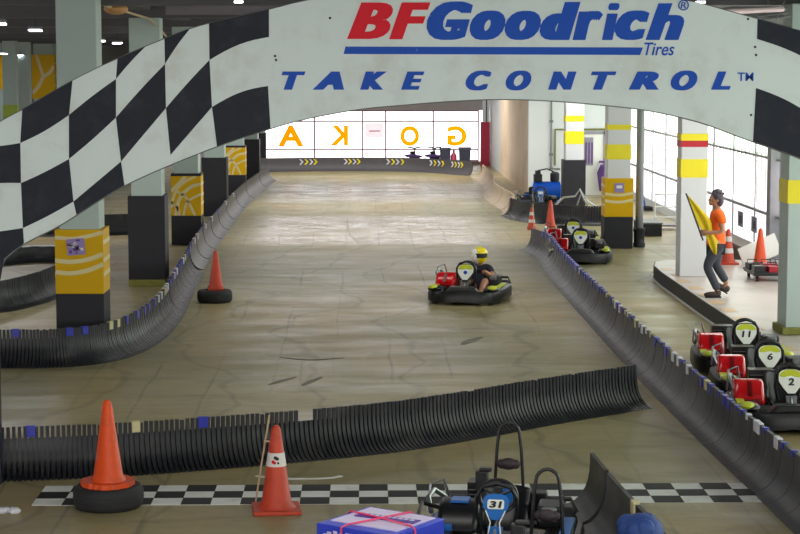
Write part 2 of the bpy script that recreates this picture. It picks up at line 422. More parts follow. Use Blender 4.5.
# left bay end wall with tall windows
w = MB(); w.span((-30, 88, 0), (-4.6, 88.3, .9)); w.span((-30, 88, 2.0), (-4.6, 88.3, 5.3))
for x in (-28, -22, -16, -10, -4.8): w.span((x-.3, 88, .9), (x+.3, 88.3, 2.0))
struct(w.build('wall_left_far', M_wallg))
w = MB()
for x in (-25, -19, -13, -7.4): w.span((x-.04, 88.05, .9), (x+.04, 88.1, 2.0))
w.span((-30, 88.05, 1.5), (-4.6, 88.1, 1.56)); win2 = struct(w.build('window_2', M_mullg))
w = MB(); w.span((-30, 88.12, .9), (-4.6, 88.13, 2.0)); w.build('window_pane', M_glass, win2)
w = MB(); w.span((-4.7, 76, 0), (-4.5, 88.3, 5.3)); struct(w.build('wall_left_return', M_wallg))
w = MB(); w.span((-30.2, -8, 0), (-30, 95, 1.2)); w.span((-30.2, -8, 2.6), (-30, 95, 5.3)); struct(w.build('wall_left', M_wallg))
# right wall beside the far bend, then the wall facing us
w = MB(); w.span((5.0, 58.3, 0), (5.3, 70.0, 5.3)); struct(w.build('wall_right_near_bend', M_ply))
w = MB(); w.span((5.0, 70.0, 0), (5.3, YW+.3, 5.3)); struct(w.build('wall_right_far', M_wallw))
w = MB(); w.span((5.0, 58.0, 0), (8.0, 58.3, 5.3)); struct(w.build('wall_right_end', M_wallw))
# outer right wall: white lower panels, glazing above
XR = 7.9
w = MB(); w.span((XR, -8, 0), (XR+.15, 58, .22)); w.span((XR, -8, 4.3), (XR+.15, 58, 5.3)); struct(w.build('wall_right', M_wallw))
w = MB()
w.span((XR-.01, -8, .98), (XR+.06, 58, 1.03)); w.span((XR-.01, -8, 2.08), (XR+.06, 58, 2.12)); w.span((XR-.03, -8, 4.2), (XR+.12, 58, 4.3))
Y = 29.5
while Y < 57.9:
    w.span((XR, Y-.015, .2), (XR+.03, Y+.015, 4.3)); Y += 2.3
w.span((XR-.12, 36.6, 0), (XR+.1, 36.95, 4.3))
win3 = struct(w.build('window_3', M_mullg))
w = MB(); w.span((XR+.05, -8, 1.0), (XR+.06, 58, 2.1)); w.build('window_pane', M_glass, win3)
w = MB(); w.quad((XR+.04, -8, .22), (XR+.04, 58, .22), (XR+.04, 58, 1.0), (XR+.04, -8, 1.0)); w.build('frosted_panel', film('frosted_white', (226, 228, 232), .45), win3)['label'] = 'white frosted lower panel'
w = MB(); w.span((XR+.05, -8, 2.1), (XR+.06, 58, 4.2)); w.build('window_pane', M_glassg, win3)['label'] = 'greenish upper pane'
# vertical blind slats outside the lower panes
w = MB(); Y = 30.0
while Y < 57:
    w.box((XR+.25, Y, 1.6), (.02, .06, 1.05)); Y += .42
w.build('window_slats', mat('slats', (226, 196, 198), .7), win3)

# platform on the right with its kerb
e1 = [(5.75, 36.2), (5.5, 35.9), (5.37, 35.2), (5.33, 34), (5.34, 30), (5.38, 26), (5.42, 20), (5.5, 8)]
pl = MB(); pl.prism(e1+[(7.9, 8), (7.9, 36.2)], .0, .235, 'xy'); struct(pl.build('floor_platform', [M_plat]))
kb = MB(); inner = [(x+.05, y-(.05 if i == 0 else 0)) for i, (x, y) in enumerate(e1)]
kb.prism([(x-.02, y) for x, y in e1]+inner[::-1], 0, .232, 'xy'); struct(kb.build('trim_20', M_kerb))
kb = MB(); kb.prism([(x-.07, y) for x, y in e1]+[(x-.02, y) for x, y in e1][::-1], 0, .006, 'xy'); struct(kb.build('trim_21', M_paintw))

kb = MB()
for i in range(24):
    yy = 12+i*.98; xx = 5.42-.09*min(1, max(0, (yy-12)/16))+(.02 if yy > 33 else 0); kb.box((xx+.16+random.uniform(-.02, .02), yy, .236), (.2, .42, .006))
struct(kb.build('trim_22', mat('tan_tiles', (205, 172, 132), .4)))
# door and conduit on the wall facing us
Yd = 58.0
def DX(px): return (px-362)*Yd/F
def DZ(py): return H-(py-65)*Yd/F
d = MB(); d.span((DX(583), Yd-.06, 0), (DX(603), Yd, DZ(134))); dr = struct(d.build('door_1', M_white))
d = MB(); d.span((DX(581), Yd-.08, 0), (DX(583), Yd, DZ(131))); d.span((DX(603), Yd-.08, 0), (DX(605), Yd, DZ(131))); d.span((DX(581), Yd-.08, DZ(134)), (DX(605), Yd, DZ(131))); d.build('door_frame', M_mullg, dr)
d = MB(); d.ell((DX(600), Yd-.1, 1.0), (.03, .03, .03)); d.build('door_handle', M_steel, dr)
o = MB(); o.span((DX(584), Yd-.085, DZ(165)), (DX(593), Yd-.062, DZ(137)))
for i in range(3): o.span((DX(585+3*i), Yd-.09, DZ(163)), (DX(586.5+3*i), Yd-.084, DZ(142)), 1)
tag(o.build('poster', [mat('poster_grey', (150, 146, 160)), M_purple]), 'grey poster with dark streaks on the white door', 'poster')
o = MB(); o.tube([(DX(551), Yd-.04, 4.6), (DX(551), Yd-.04, DZ(168)), (DX(556), Yd-.04, DZ(168.5)), (DX(560), Yd-.04, DZ(168.5))], .025, 6)
for y_ in (121, 154, 168): o.box((DX(551), Yd-.04, DZ(y_)), (.1, .08, .07))
tag(o.build('wall_conduit', M_grey), 'thin grey conduit pipe with boxes on the white wall', 'pipe')
o = MB(); o.tube([(DX(555), Yd-.03, DZ(165)), (DX(555), Yd-.03, DZ(129)), (DX(607), Yd-.03, DZ(129))], .03, 6)
tag(o.build('wall_pipe', M_moss), 'thin yellowish pipe bent over the white door', 'pipe')
o = MB(); o.tube([(DX(603), Yd-.35, DZ(165)), (DX(601), Yd-.3, DZ(172)), (DX(602), Yd-.3, DZ(190))], [.12, .15, .1], 8); o.box((DX(603), Yd-.3, DZ(161)), (.3, .1, .06))
tag(o.build('hanging_jacket', M_purple), 'dark purple jacket hanging beside the white door', 'jacket')

# red corner post
o = MB(); o.span((QX(479), YW-1.0, 0), (QX(488), YW-.55, QZ(121))); o.span((QX(481), YW-.95, QZ(121)), (QX(487.5), YW-.6, 5.3), 1); o.span((QX(484), YW-.97, QZ(121)), (QX(485), YW-.9, 5.3), 2)
tag(o.build('corner_post', [M_rail, M_wallw, M_ink]), 'red painted corner post at the right end of the lettered glazing', 'post')

# ------------------------------------------------------------------ columns
CG = 'left row of columns'
def swirl(mb, x0, x1, y, z0, z1, pats, mi):
    for pts, wd in pats:
        P = [Vector((x0+(x1-x0)*u, y, z0+(z1-z0)*v)) for u, v in pts]
        res, L = spline([(p.x, p.z) for p in P], .04)
        vs = []; fs = []
        for p, t in res:
            nx = Vector((-t.y, t.x))
            for s in (-1, 1):
                q = p+nx*s*wd/2; q = Vector((min(max(q.x, x0), x1), min(max(q.y, z0), z1))); vs += [(q.x, y, q.y), (q.x, y+.006, q.y)]
        for i in range(len(res)-1):
            a = i*4; b = a+4; fs += [(a, a+2, b+2, b), (a+1, a+3, b+3, b+1), (a, a+1, b+1, b), (a+2, a+3, b+3, b+2)]
        mb.add(vs, fs, mi)
ARCS1 = [([(0,.88),(.35,.86),(.7,.9),(1,.96)], .05), ([(0,.52),(.35,.5),(.7,.54),(1,.62)], .06), ([(0,.34),(.3,.32),(.65,.36),(1,.46)], .06)]
ARCS2 = [([(0,.62),(.25,.8),(.5,1)], .07), ([(0,.2),(.15,.6),(.45,.85),(.85,1)], .05), ([(.15,0),(.3,.45),(.65,.72),(1,.8)], .07), ([(.4,0),(.55,.35),(1,.55)], .05), ([(.2,.62),(.5,.45),(.8,0)], .06), ([(0,.35),(.2,.2),(.28,0)], .06)]
def column(x, y, top, wrap, label, bands=(), plain=M_colm, w=.54, base=0.0, arcs=None, plinth=False, group=None):
    r = thing('concrete_column', label, 'column', (x+w/2, y+w/2, base), 0, group)
    m = MB(); m.box((0, 0, (top-base)/2), (w, w, top-base)); m.build('column_shaft', plain, r, bevel=.012)
    for (z0, z1, mm, kind) in wrap:
        e = .055; m = MB(); m.box((0, 0, (z0+z1)/2-base), (w+2*e, w+2*e, z1-z0))
        if kind and arcs: swirl(m, -w/2-e, w/2+e, -w/2-e-.006, z0-base, z1-base, arcs, 1)
        if kind:
            for s in (-1, 1):   # cream bands run on round the sides
                for f in (.3, .52, .8): m.box((s*(w/2+e+.002), 0, z0-base+(z1-z0)*f), (.006, w+2*e, .06), 1)
        m.build('yellow_wrap' if kind else ('plinth' if mm is M_moss else 'black_wrap'), [mm, M_cream], r, bevel=.01)
    for (z0, z1, mm) in bands:
        m = MB(); m.box((0, 0, (z0+z1)/2-base), (w+.012, w+.012, z1-z0)); m.build('painted_band', mm, r)
    return r
XL = -4.10
c1 = column(XL+.005, 26.08, 5.3, [(.0, .82, M_colb, 0), (.82, 1.69, M_yel, 1)], 'pale green column with yellow wrap and purple sticker, nearest of the left row', arcs=ARCS1)
m = MB(); m.box((0, 0, 0), (.24, .01, .22), ry=-.08)
for i in range(14): m.box((random.uniform(-.1, .1), -.007, random.uniform(-.09, .09)), (random.uniform(.02, .06), .006, random.uniform(.015, .05)), 1 if i % 2 else 2)
m.build('sticker', [mat('sticker_lilac', (150, 130, 190)), M_white, M_purple], c1, loc=(-.04, -.337, 1.46))['label'] = 'lilac printed sticker'
column(XL+.03, 34, 4.72, [(.13, 1.61, M_colb, 0), (.0, .13, M_moss, 0)], 'black wrapped column with mossy yellow foot, second in the left row')
column(XL, 42, 4.72, [(0, .64, M_colb, 0), (.64, 1.5, M_yel, 1), (1.5, 1.56, M_colb, 0)], 'yellow over black wrapped column, third in the left row', arcs=ARCS2)
column(XL, 50, 4.72, [(0, 1.52, M_colb, 0)], 'black wrapped column between the two swirl patterned yellow columns')
column(XL, 58, 4.72, [(0, .62, M_colb, 0), (.62, 1.44, M_yel, 1), (1.44, 1.5, M_colb, 0)], 'farthest yellow wrapped column of the left row', arcs=ARCS2)
column(XL, 66, 4.72, [(0, 1.38, M_colb, 0)], 'black wrapped column behind the farthest yellow one')
column(XL-.2, 74.4, 4.72, [(0, 1.3, M_colb, 0)], 'black wrapped column beside the left edge of the lettered glazing')
ARCSY = [([(.2,1),(.45,.6),(.5,.5)], .12), ([(.5,.5),(.3,.3),(0,.12)], .14), ([(.5,.5),(.8,.6),(1,.75)], .12)]
for (x, y, k) in ((-12.28, 66.5, 0), (-12.42, 70, 0), (-12.65, 75, 1)):
    if k == 0: column(x, y, 4.72, [], ['', 'green grey column with lime band at the far left edge', 'grey column beside the far left lime banded one'][1 if y < 70 else 2], bands=[(2.05, 2.55, M_lime)] if y < 70 else [], w=.46)
    else: column(x, y, 4.72, [(2.6, 4.3, M_yel, 1)], 'far left column with big yellow panel and pale branching stripes', arcs=ARCSY, w=.75)
column(-13.95, 73, 4.72, [(3.0, 4.3, M_yel, 1)], 'far left column with yellow panel cut by the photo edge', w=.7)
B = M_yband
column(5.25, 49.8, 4.72, [(0, 1.46, M_colb, 0)], 'white column with two yellow bands over a dark wrapped foot', bands=[(1.87, 2.2, B), (2.45, 2.6, B)], plain=M_colr, w=.47)
cC = column(5.22, 41.0, 4.72, [(0, .68, M_colb, 0), (.68, 1.5, M_yel, 1)], 'white column with yellow wrapped middle and dark foot, right of parked karts', bands=[(1.9, 2.22, B), (2.53, 2.64, B)], plain=M_colr, arcs=[([(0,.6),(.5,.56),(1,.62)], .06), ([(0,.42),(.5,.38),(1,.44)], .06)], w=.5)
m = MB(); m.box((0, 0, 0), (.2, .01, .2)); m.box((0, -.007, .02), (.12, .006, .06), 1); m.build('sticker', [mat('sticker_lilac', (150, 130, 190)), M_white], cC, loc=(.0, -.317, 1.3))['label'] = 'lilac printed sticker'
column(5.52, 33.3, 4.72, [], 'white column with red stripe and yellow bands behind the flag marshal', bands=[(1.96, 2.28, B), (2.49, 2.6, M_rband), (2.6, 2.72, B)], plain=M_colr, base=.235, w=.46)
column(5.77, 26, 4.72, [(.24, .34, M_moss, 0)], 'pale green column with yellow band at the right edge', bands=[(2.03, 2.35, B)], base=.235)
o = thing('drain_pipe', 'round grey pipe standing beside the yellow wrapped right column', 'pipe', (5.96, 41.3, 0))
m = MB(); m.lathe([(.085, 0), (.085, 4.7)], 20); m.build('pipe', M_grey, o)
m = MB(); m.lathe([(.13, 0), (.13, .08), (.115, .1), (.115, .32), (.13, .34), (.13, .4), (.09, .42)], 20); m.build('pipe_foot', M_colb, o)

# ------------------------------------------------------------------ barriers placed
def tp(lst): return [(s, l, {'b': M_tapeb, 'w': M_tapew, 'c': M_tapec}[k]) for s, l, k in lst]
near = [G(3, 482), G(100, 478), G(200, 471), G(300, 462.5), G(400, 452), G(480, 439), G(560, 424), G(655, 408)]
barrier('track_barrier', 'black ribbed barrier crossing the track just behind the checkered line', near, 1, tapes=tp([(.27, .09, 'b'), (1.03, .09, 'b'), (1.33, .085, 'c'), (2.02, .1, 'b')]), gaps=[(3.07, .07), (3.36, .02)], slot=.36)
lb = [G(-20, 368.5), G(50, 368), G(100, 364), G(135, 355.5), G(162, 341), G(180, 322), G(192, 298), G(204, 272)]
rndt = [(.42, .1, 'b'), (1.25, .1, 'b'), (1.58, .1, 'b'), (2.25, .1, 'c'), (2.5, .09, 'c')]
s = 2.9
while s < 15:
    rndt.append((s, random.uniform(.08, .16), random.choice('bbwwbc'))); s += random.uniform(.28, .6)
barrier('track_barrier', 'black ribbed barrier curving round the nearest left column', lb, 1, tapes=tp(rndt), fill=.7, slot=.35)
lb2 = [G(204, 270), G(215, 250), G(228, 232), G(241, 214), G(256, 197), G(277, 180)]
barrier('track_barrier', 'smooth black barrier running along the left column row to the far bend', lb2, 1, pitch=.25, fill=1, tapes=tp([(s_, .14, 'w' if i % 3 else 'b') for i, s_ in enumerate([.6, 1.7, 2.6, 4, 5.2, 7, 9, 12, 15])]), joints=[2, 4.25, 6.5, 9, 12, 16, 20, 25])
rb = [(3.32, 40.6), (3.52, 39.0), (3.46, 36.5), (3.42, 33.4), (3.42, 29), (3.44, 24), (3.5, 20), (3.6, 16), (3.7, 11)]
rt = []
s = 1.0
while s < 26:
    rt.append((s, random.uniform(.1, .3) if s < 8 else random.choice((.05, .06, .07, .1, .14)), 'b' if s < 8 or random.random() < .62 else random.choice('wwc'))); s += random.uniform(.18, .5)
barrier('track_barrier', 'long black barrier with blue and white taped top on the right', rb, 1, tapes=tp(rt), fill=.985, slot=.42, pitch=.12, joints=[], mats=mat('scuffed_black_plastic', (62, 62, 66), .45, var=.2, scale=2, dirt=(112, 106, 98), dscale=2.5, damt=.5))
sm = [(1.76, 16.85), (1.83, 15.5), (1.92, 14.2), (2.02, 12.5), (2.1, 11)]
barrier('track_barrier', 'short dark barrier beside the blue karts at the bottom edge', sm, 1, pitch=.15, fill=1, joints=[.75, 1.95], tapes=tp([(2.0, .1, 'c')]))
far = [(-4.0, 70.6), (-2, 71.1), (0, 71.3), (2, 70.6), (3.7, 68.3)]
fb = barrier('track_barrier', 'dusty grey barrier with yellow and white chevrons under the lettered glazing', far, 1, pitch=.2, fill=1, mats=mat('dusty_plastic', (78, 74, 77), .6), h=1.06)
def chev(x, y, z, w, h_, mi, ang):
    T = Matrix.Translation((x, y, z)) @ Matrix.Rotation(ang, 4, 'Z')
    m.prism([(-w/2, h_/2), (-w*.1, h_/2), (w/2, 0), (-w*.1, -h_/2), (-w/2, -h_/2), (w*.1, 0)], -.01, .01, 'xz', mi, T)
fx, fy = far[0]
res, L_ = spline(far, .02)
for (a, b_) in ((300, 319), (344, 360), (384, 402), (424, 439), (445, 458)):
    m = MB()
    for i in range(4):
        px = a+(b_-a)*(i+.5)/4; X = (px-362)*71/F
        p, t = min(res, key=lambda r: abs((r[0].x-362*0)*F/r[0].y+362-px)); nn = Vector((t.y, -t.x))
        q = p-nn*.243
        chev(q.x-fx, q.y-fy, .34, .16, .2, i % 2, math.atan2(t.y, t.x))
    m.build('chevron_marks', [M_tapew, M_yband], fb)['label'] = 'white and yellow chevrons'
wc = [(3.95, 66.8), (4.05, 64), (4.1, 58), (4.2, 53), (4.6, 50.6)]
barrier('track_barrier', 'sun bleached beige barrier curving below the stained plaster wall', [(3.9, 66.8), (3.85, 61), (3.6, 56.5), (3.75, 51.5), G(499, 216)], 1, pitch=.25, fill=1, joints=[2, 4.25, 6.25, 8.5, 10.5, 12.5, 14.5], mats=mat('bleached_plastic', (190, 170, 145), .6, var=.15, scale=2))
barrier('track_barrier', 'black barrier behind the two orange red cones and parked karts', [G(500, 216), G(512, 220), G(530, 223), G(560, 225), G(600, 226), G(628, 226)], 1, fill=.8, slot=.42, pitch=.07)
# left bay
barrier('track_barrier', 'dark barrier bending at the left edge beyond the left columns', [(-7.0, 29.9), (-5.75, 30.4), (-5.35, 31.2), (-5.12, 32.2), (-5.02, 33.2)], 1, pitch=.06, fill=.85, slot=.4)
hp = barrier('track_barrier', 'dark barrier with white pipe rim glimpsed under the checkered sign', [(-7.0, 37.6), (-6.5, 38.2), (-5.9, 38.0), (-5.2, 37.0)], 1, pitch=.1, fill=1, h=.64)
m = MB(); res, _ = spline([(-7.0, 37.6), (-6.5, 38.2), (-5.9, 38.0), (-5.2, 37.0)], .2)
m.tube([(.0, -1.1, .03), (.02, -.2, .15)]+[(p.x+7.0-t.y*.28, p.y-37.6+t.x*.28, .31) for p, t in res], .018, 6); m.build('rim_pipe', M_tapew, hp)
barrier('track_barrier', 'dark barrier across the left bay seen between the first two columns', [(-14, 43.8), (-10, 44), (-7, 44), (-4.9, 44.6)], 1, pitch=.1, fill=1)

# ------------------------------------------------------------------ checkered line and marks
m = MB(); cs = .265; x0 = -2.95; y0 = 16.92
m.span((x0, y0, 0), (x0+25*cs, y0+3*cs, .004), 0)
for j in range(3):
    for i in range(25):
        if (i+j) % 2: m.span((x0+i*cs, y0+j*cs, .003), (x0+(i+1)*cs, y0+(j+1)*cs, .0065), 1)
tag(m.build('start_line', [M_paintw, M_paintb]), 'black and white checkered start line painted across the track', 'painted line')
def strip(pts, w, name, label, mm, z=.004, cat='floor mark'):
    res, _ = spline(pts, .1); m = MB(); vs = []; fs = []
    k = len(res)
    for i, (p, t) in enumerate(res):
        nx = Vector((-t.y, t.x)); ww = w*(.25+.75*math.sin(PI*(i+.3)/(k-.4)) if z < .004 else 1)
        for s in (-1, 1):
            q = p+nx*s*ww/2; vs += [(q.x, q.y, 0), (q.x, q.y, z)]
    for i in range(k-1):
        a = i*4; b = a+4; fs += [(a+1, a+3, b+3, b+1), (a, a+1, b+1, b), (a+2, a+3, b+3, b+2)]
    m.add(vs, fs); tag(m.build(name, mm), label, cat)
strip([G(256, 476), G(280, 478.5), G(325, 478.5), G(341, 476)], .05, 'floor_stripe', 'short white painted stroke between barrier and checkered line', M_paintw)
M_skid = mat('skid_rubber', (66, 64, 56), .6, var=.3)
M_skid2 = mat('skid_faint', (112, 106, 86), .6, var=.3)
M_chalk = mat('pale_scuff', (176, 168, 146), .6, var=.2)
strip([G(280, 357.5), G(310, 360), G(344, 358)], .07, 'skid_mark', 'dark curved skid mark in the middle of the track', M_skid, .003)
strip([G(268, 385), G(285, 380), G(296, 377)], .1, 'skid_mark', 'faint short skid mark left of the pale floor scuff', M_skid2, .003)
strip([G(302, 386), G(312, 381), G(322, 377)], .1, 'skid_mark', 'faint short skid mark right of the pale floor scuff', M_skid2, .003)
strip([G(462, 345), G(470, 341), G(482, 337)], .16, 'skid_mark', 'dark smudge on the track below the moving kart', M_skid2, .003)
strip([G(302, 362), G(301, 375), G(301, 395)], .03, 'floor_scuff', 'pale lengthwise scuff below the curved skid mark', M_chalk, .003)
strip([G(347, 217), G(349, 232), G(358, 243)], .05, 'floor_scuff', 'pale curved scuff in the bright reflection', M_chalk, .003)

# ------------------------------------------------------------------ cones
def cone_prof(h): return [(.155*h/.7, .0), (.15*h/.7, .03), (.125*h/.7, .06), (.03*h/.7+.01, h-.03), (.022, h), (.012, h+.004)]
def cone_at(x, y, z, h, label, mm=M_orange, band=False, base=True, rz=0, band2=False, bs=1):
    r = thing('traffic_cone', label, 'traffic cone', (x, y, z), rz)
    m = MB(); m.lathe(cone_prof(h), 24, (0, 0, .03)); m.build('cone_body', mm, r)
    m = MB()
    if base == 'ragged':
        n_ = 48; poly = [((.235+random.uniform(-.012, .014))*math.cos(2*PI*i/n_), (.235+random.uniform(-.012, .014))*math.sin(2*PI*i/n_)) for i in range(n_)]
        m.prism(poly, 0, .045, 'xy')
    else:
        m.box((0, 0, .018), (.4*bs*h/.7, .4*bs*h/.7, .036)); m.lathe([(.17*h/.7, .03), (.14*h/.7, .07)], 20)
    m.build('cone_base', mm, r, bevel=.008)
    if band:
        def R(zz):
            f = (zz-.06)/(h-.09); return (.125*h/.7)*(1-f)+(.03*h/.7+.01)*f
        for (a, b_) in ((.36*h/.7, .475*h/.7),) if not band2 else ((.2*h/.7, .3*h/.7), (.44*h/.7, .55*h/.7)):
            m = MB(); m.lathe([(R(a)+.001, a+.03), (R(a)+.004, a+.031), (R(b_)+.004, b_+.029), (R(b_)+.001, b_+.03)], 24)
            if not band2:
                for i in range(5): m.ell((random.uniform(-.03, .03), -R(a+.06)-.004, (a+b_)/2+.03+random.uniform(-.03, .03)), (.016, .004, .016), 8, 5, mi=1+i % 2)
            m.build('reflective_band', [M_coneband, M_ink, M_sred], r)
    return r
def tyre_obj(x, y, R_, h_, label, z=0):
    m = MB(); prof = []
    r0 = R_*.5
    pr = [(R_*.62, .0), (R_*.9, .005), (R_*.98, h_*.15), (R_, h_*.3), (R_, h_*.7), (R_*.98, h_*.85), (R_*.9, h_*.995), (R_*.62, h_), (R_*.58, h_*.9), (R_*.7, h_*.7), (R_*.7, h_*.3), (R_*.58, h_*.1), (R_*.62, 0)]
    vs = []; fs = []; n_ = 36; k = len(pr)
    for r_, z_ in pr:
        for j in range(n_): q = 2*PI*j/n_; vs.append((r_*math.cos(q), r_*math.sin(q), z_))
    for i in range(k-1):
        for j in range(n_): fs.append((i*n_+j, i*n_+(j+1) % n_, (i+1)*n_+(j+1) % n_, (i+1)*n_+j))
    m.add(vs, fs)
    for zz in (.35, .5, .65): m.tube([((R_+.0)*math.cos(2*PI*j/36), (R_+.0)*math.sin(2*PI*j/36), h_*zz) for j in range(36)], .003, 6, closed=True)
    o = m.build('old_tyre', M_rubber); o.location = (x, y, z); return tag(o, label, 'tyre')
c = G(106, 513.5); T1 = (c[0]-.01, c[1]+.26)
tyre_obj(T1[0], T1[1], .31, .2, 'worn black tyre lying under the tall cone on the checkered line')
cone_at(T1[0]-.0, T1[1], .2, .73, 'tall orange cone with ragged base standing on a tyre, bottom left', base='ragged')
c2 = G(277, 508)
c2 = (c2[0], c2[1]-.1)
cone_at(c2[0], c2[1]+.0, 0, .73, 'orange cone with white band and stick, on the checkered line', mm=M_orange2, band=True, rz=.1)
m = MB(); a = Vector((c2[0]-.27, c2[1]-.06, .0)); m.tube([(c2[0]-.2, c2[1]+.27, 0.01), (c2[0]-.06, c2[1]+.05, .84)], .009, 6)
m.box((c2[0]-.07, c2[1]+.1, .6), (.08, .012, .012))
tag(m.build('wooden_stick', M_wood), 'thin pale wooden stick leaning against the banded orange cone', 'stick')
c3 = G(213.5, 304); tyre_obj(c3[0], c3[1]+.28, .29, .2, 'black tyre under the small cone beside the left barrier')
cone_at(c3[0]+.02, c3[1]+.28, .2, .62, 'small orange red cone on a tyre beside the left barrier', mm=M_orange2, bs=.7)
c4 = G(532, 230); cone_at(c4[0], c4[1]+.1, 0, .5, 'dull red cone at the curled barrier end, left of the two', mm=M_orange2, band=True, band2=True, bs=.7)
m = MB(); m.tube([(c4[0]+.05, c4[1], .02), (c4[0]+.02, c4[1]+.02, .62)], .01, 6); tag(m.build('thin_rod', M_wood), 'thin pale rod beside the left of the two dull red cones', 'stick')
c5 = G(549, 226); cone_at(c5[0], c5[1]-.35, 0, .62, 'dull red cone behind the barrier end, right of the two', mm=M_orange2, bs=.6)
c6 = G(728, 264, .235); cone_at(c6[0], c6[1], .235, .62, 'red cone with white bands half hidden behind the marshal', mm=M_orange2, band=True, band2=True)
c7 = G(760, 266, .235); cone_at(c7[0], c7[1], .235, .66, 'orange red cone in front of the tilted white board', mm=M_orange, bs=.8)

# ------------------------------------------------------------------ arch sign
YS = 17.8
def S(px, py): return Q(px, py, YS)
low = [(-3, 300), (-2, 275), (4, 259), (25, 243), (60, 225), (100, 199.5), (125, 185), (160, 169), (199, 153), (230, 141.5), (262, 131), (300, 120), (355, 109.5), (400, 105), (450, 101), (500, 99), (550, 100.5), (600, 104.5), (650, 110.5), (700, 122), (741, 137), (775, 149), (800, 158), (836, 175), (875, 199), (920, 230), (960, 255), (985, 275), (990, 300)]
upp = [(1050, 300), (1050, 200), (1020, 145), (990, 118), (950, 92), (900, 66), (850, 46), (800, 31), (757, 19), (720, 9), (688, 1), (600, -12), (500, -18), (400, -13), (310, 0), (270, 9.5), (200, 26), (162, 40), (115, 60), (72, 81), (22, 110), (0, 122), (-30, 143), (-58, 200), (-60, 300)]
sign = thing('arch_sign', 'white arched sign with red and blue lettering and black checkers over the track', 'sign', (0, YS, 0))
poly = [S(*p) for p in low+upp]
def dens(pts, k=4):
    out = []
    for i in range(len(pts)-1):
        for j in range(k): out.append((pts[i][0]+(pts[i+1][0]-pts[i][0])*j/k, pts[i][1]+(pts[i+1][1]-pts[i][1])*j/k))
    return out+[pts[-1]]
def smooth(pts):
    r, _ = spline(pts, 14); return [(p.x, p.y) for p, t in r]
lowS = smooth(low); uppS = smooth(upp)
m = MB(); m.prism([S(*p) for p in lowS+uppS], 0, .1, 'xz'); m.build('sign_board', M_board, sign)
def rim(pts, nm):
    m = MB(); P = [S(*p) for p in pts]
    m.tube([(p[0], .05, p[1]) for p in P], .012, 6, flat=1); 
    return m.build(nm, M_grey, sign)
rim(lowS, 'edge_trim'); rim(uppS, 'edge_trim')
for (a, b_) in ((-60, -3), (990, 1050)):
    xa, za = S(a, 300); xb, _ = S(b_, 300)
    m = MB(); m.span((xa, 0, 0), (xb, .1, za)); m.build('sign_leg', M_navy, sign)
# checker cells
V = {-1: [(-34, 146), (-32, 190), (-32, 234), (-34, 300)],
     0: [(22, 110), (20.3, 143), (21, 183), (23, 228), (24, 243.5)],
     1: [(73, 81), (69, 115), (69, 159), (73.5, 201.5), (76, 215)],
     2: [(117.5, 59.5), (116, 79), (116, 117.5), (121, 161.5), (125, 184.5)],
     3: [(164.5, 39.5), (165, 64), (166, 108), (170.5, 155), (173, 163)],
     4: [(209, 24), (209.5, 60), (212, 107), (217, 146.5)],
     5: [(269, 10), (269, 37), (268, 86), (271, 128.5)]}
def interp(curve, x):
    for (x0_, y0_), (x1_, y1_) in zip(curve, curve[1:]):
        lo, hi = min(x0_, x1_), max(x0_, x1_)
        if lo <= x <= hi and hi > lo: return y0_+(y1_-y0_)*(x-x0_)/(x1_-x0_)
    return None
def edge(a, b_, bow=2.0, k=8):
    return [(a[0]+(b_[0]-a[0])*i/k, a[1]+(b_[1]-a[1])*i/k-bow*math.sin(PI*i/k)) for i in range(k+1)]
def along(curve, xa, xb, k=8):
    return [(xa+(xb-xa)*i/k, interp(curve, xa+(xb-xa)*i/k)) for i in range(k+1)]
ups = sorted([p for p in uppS if p[0] < 1045 and -40 < p[0]]); los = sorted([p for p in lowS if p[0] > 2])
ck = MB()
def cell(poly, mir=False):
    if mir: poly = [(1026-x, y+(x-269)*.0+9) for x, y in poly]
    ck.prism([S(*p) for p in poly], -.004, .002, 'xz')
cells = []
cells.append(along(ups, 22.3, 72.5)+edge((69, 115), (20.3, 143), -2)[0:])
cells.append(edge((21, 183), (69, 159), -1)+edge((73.5, 201.5), (23, 228), -1))
cells.append(edge((69, 115), (116, 79), 1)+edge((116, 117.5), (69, 159), -1))
cells.append(edge((73.5, 201.5), (121, 161.5), 0)+along(los, 124.5, 76.5))
cells.append(along(ups, 117.5, 145)+edge((145, 47), (116, 79), 1))
cells.append(edge((116, 117.5), (165, 64), 1)+edge((166, 108), (121, 161.5), 0))
cells.append(along(ups, 164.5, 189)+edge((189, 30), (165, 64), 1.5))
cells.append(edge((166, 108), (209.5, 60), 1)+edge((212, 107), (170.5, 155), 0))
cells.append(along(ups, 209, 269)+edge((269, 37), (209.5, 60), 4))
cells.append(edge((212, 107), (268, 86), 4)+along(los, 270.5, 217))
for c_ in cells: cell(c_)
cell(edge((-34, 146), (20.3, 143), -2)+edge((21, 183), (-32, 188), 2))
cell(edge((-34, 234), (23, 228), -1)+[(24, 243.2)]+along(los, 23, 4)+[(-3, 300), (-34, 300)])
ck.build('checker_cells', M_navy, sign)['label'] = 'black checker cells'; ck = MB()
# right hand side
cell(along(ups, 757.5, 815)+edge((815, 63), (757, 39), 2))
cell(edge((756, 88), (816, 118), 3)+along(los, 818, 753))
cell(edge((815, 63), (866, 95), 0)+edge((866, 140), (816, 118), 0))
cell(edge((866, 95), (866, 140), 0)[::-1]+along(ups, 866, 915)+[(915, 125)])
cell(edge((866, 140), (912, 165), 0)+along(los, 912, 866))
ck.build('checker_cells', M_navy, sign)['label'] = 'black checker cells'
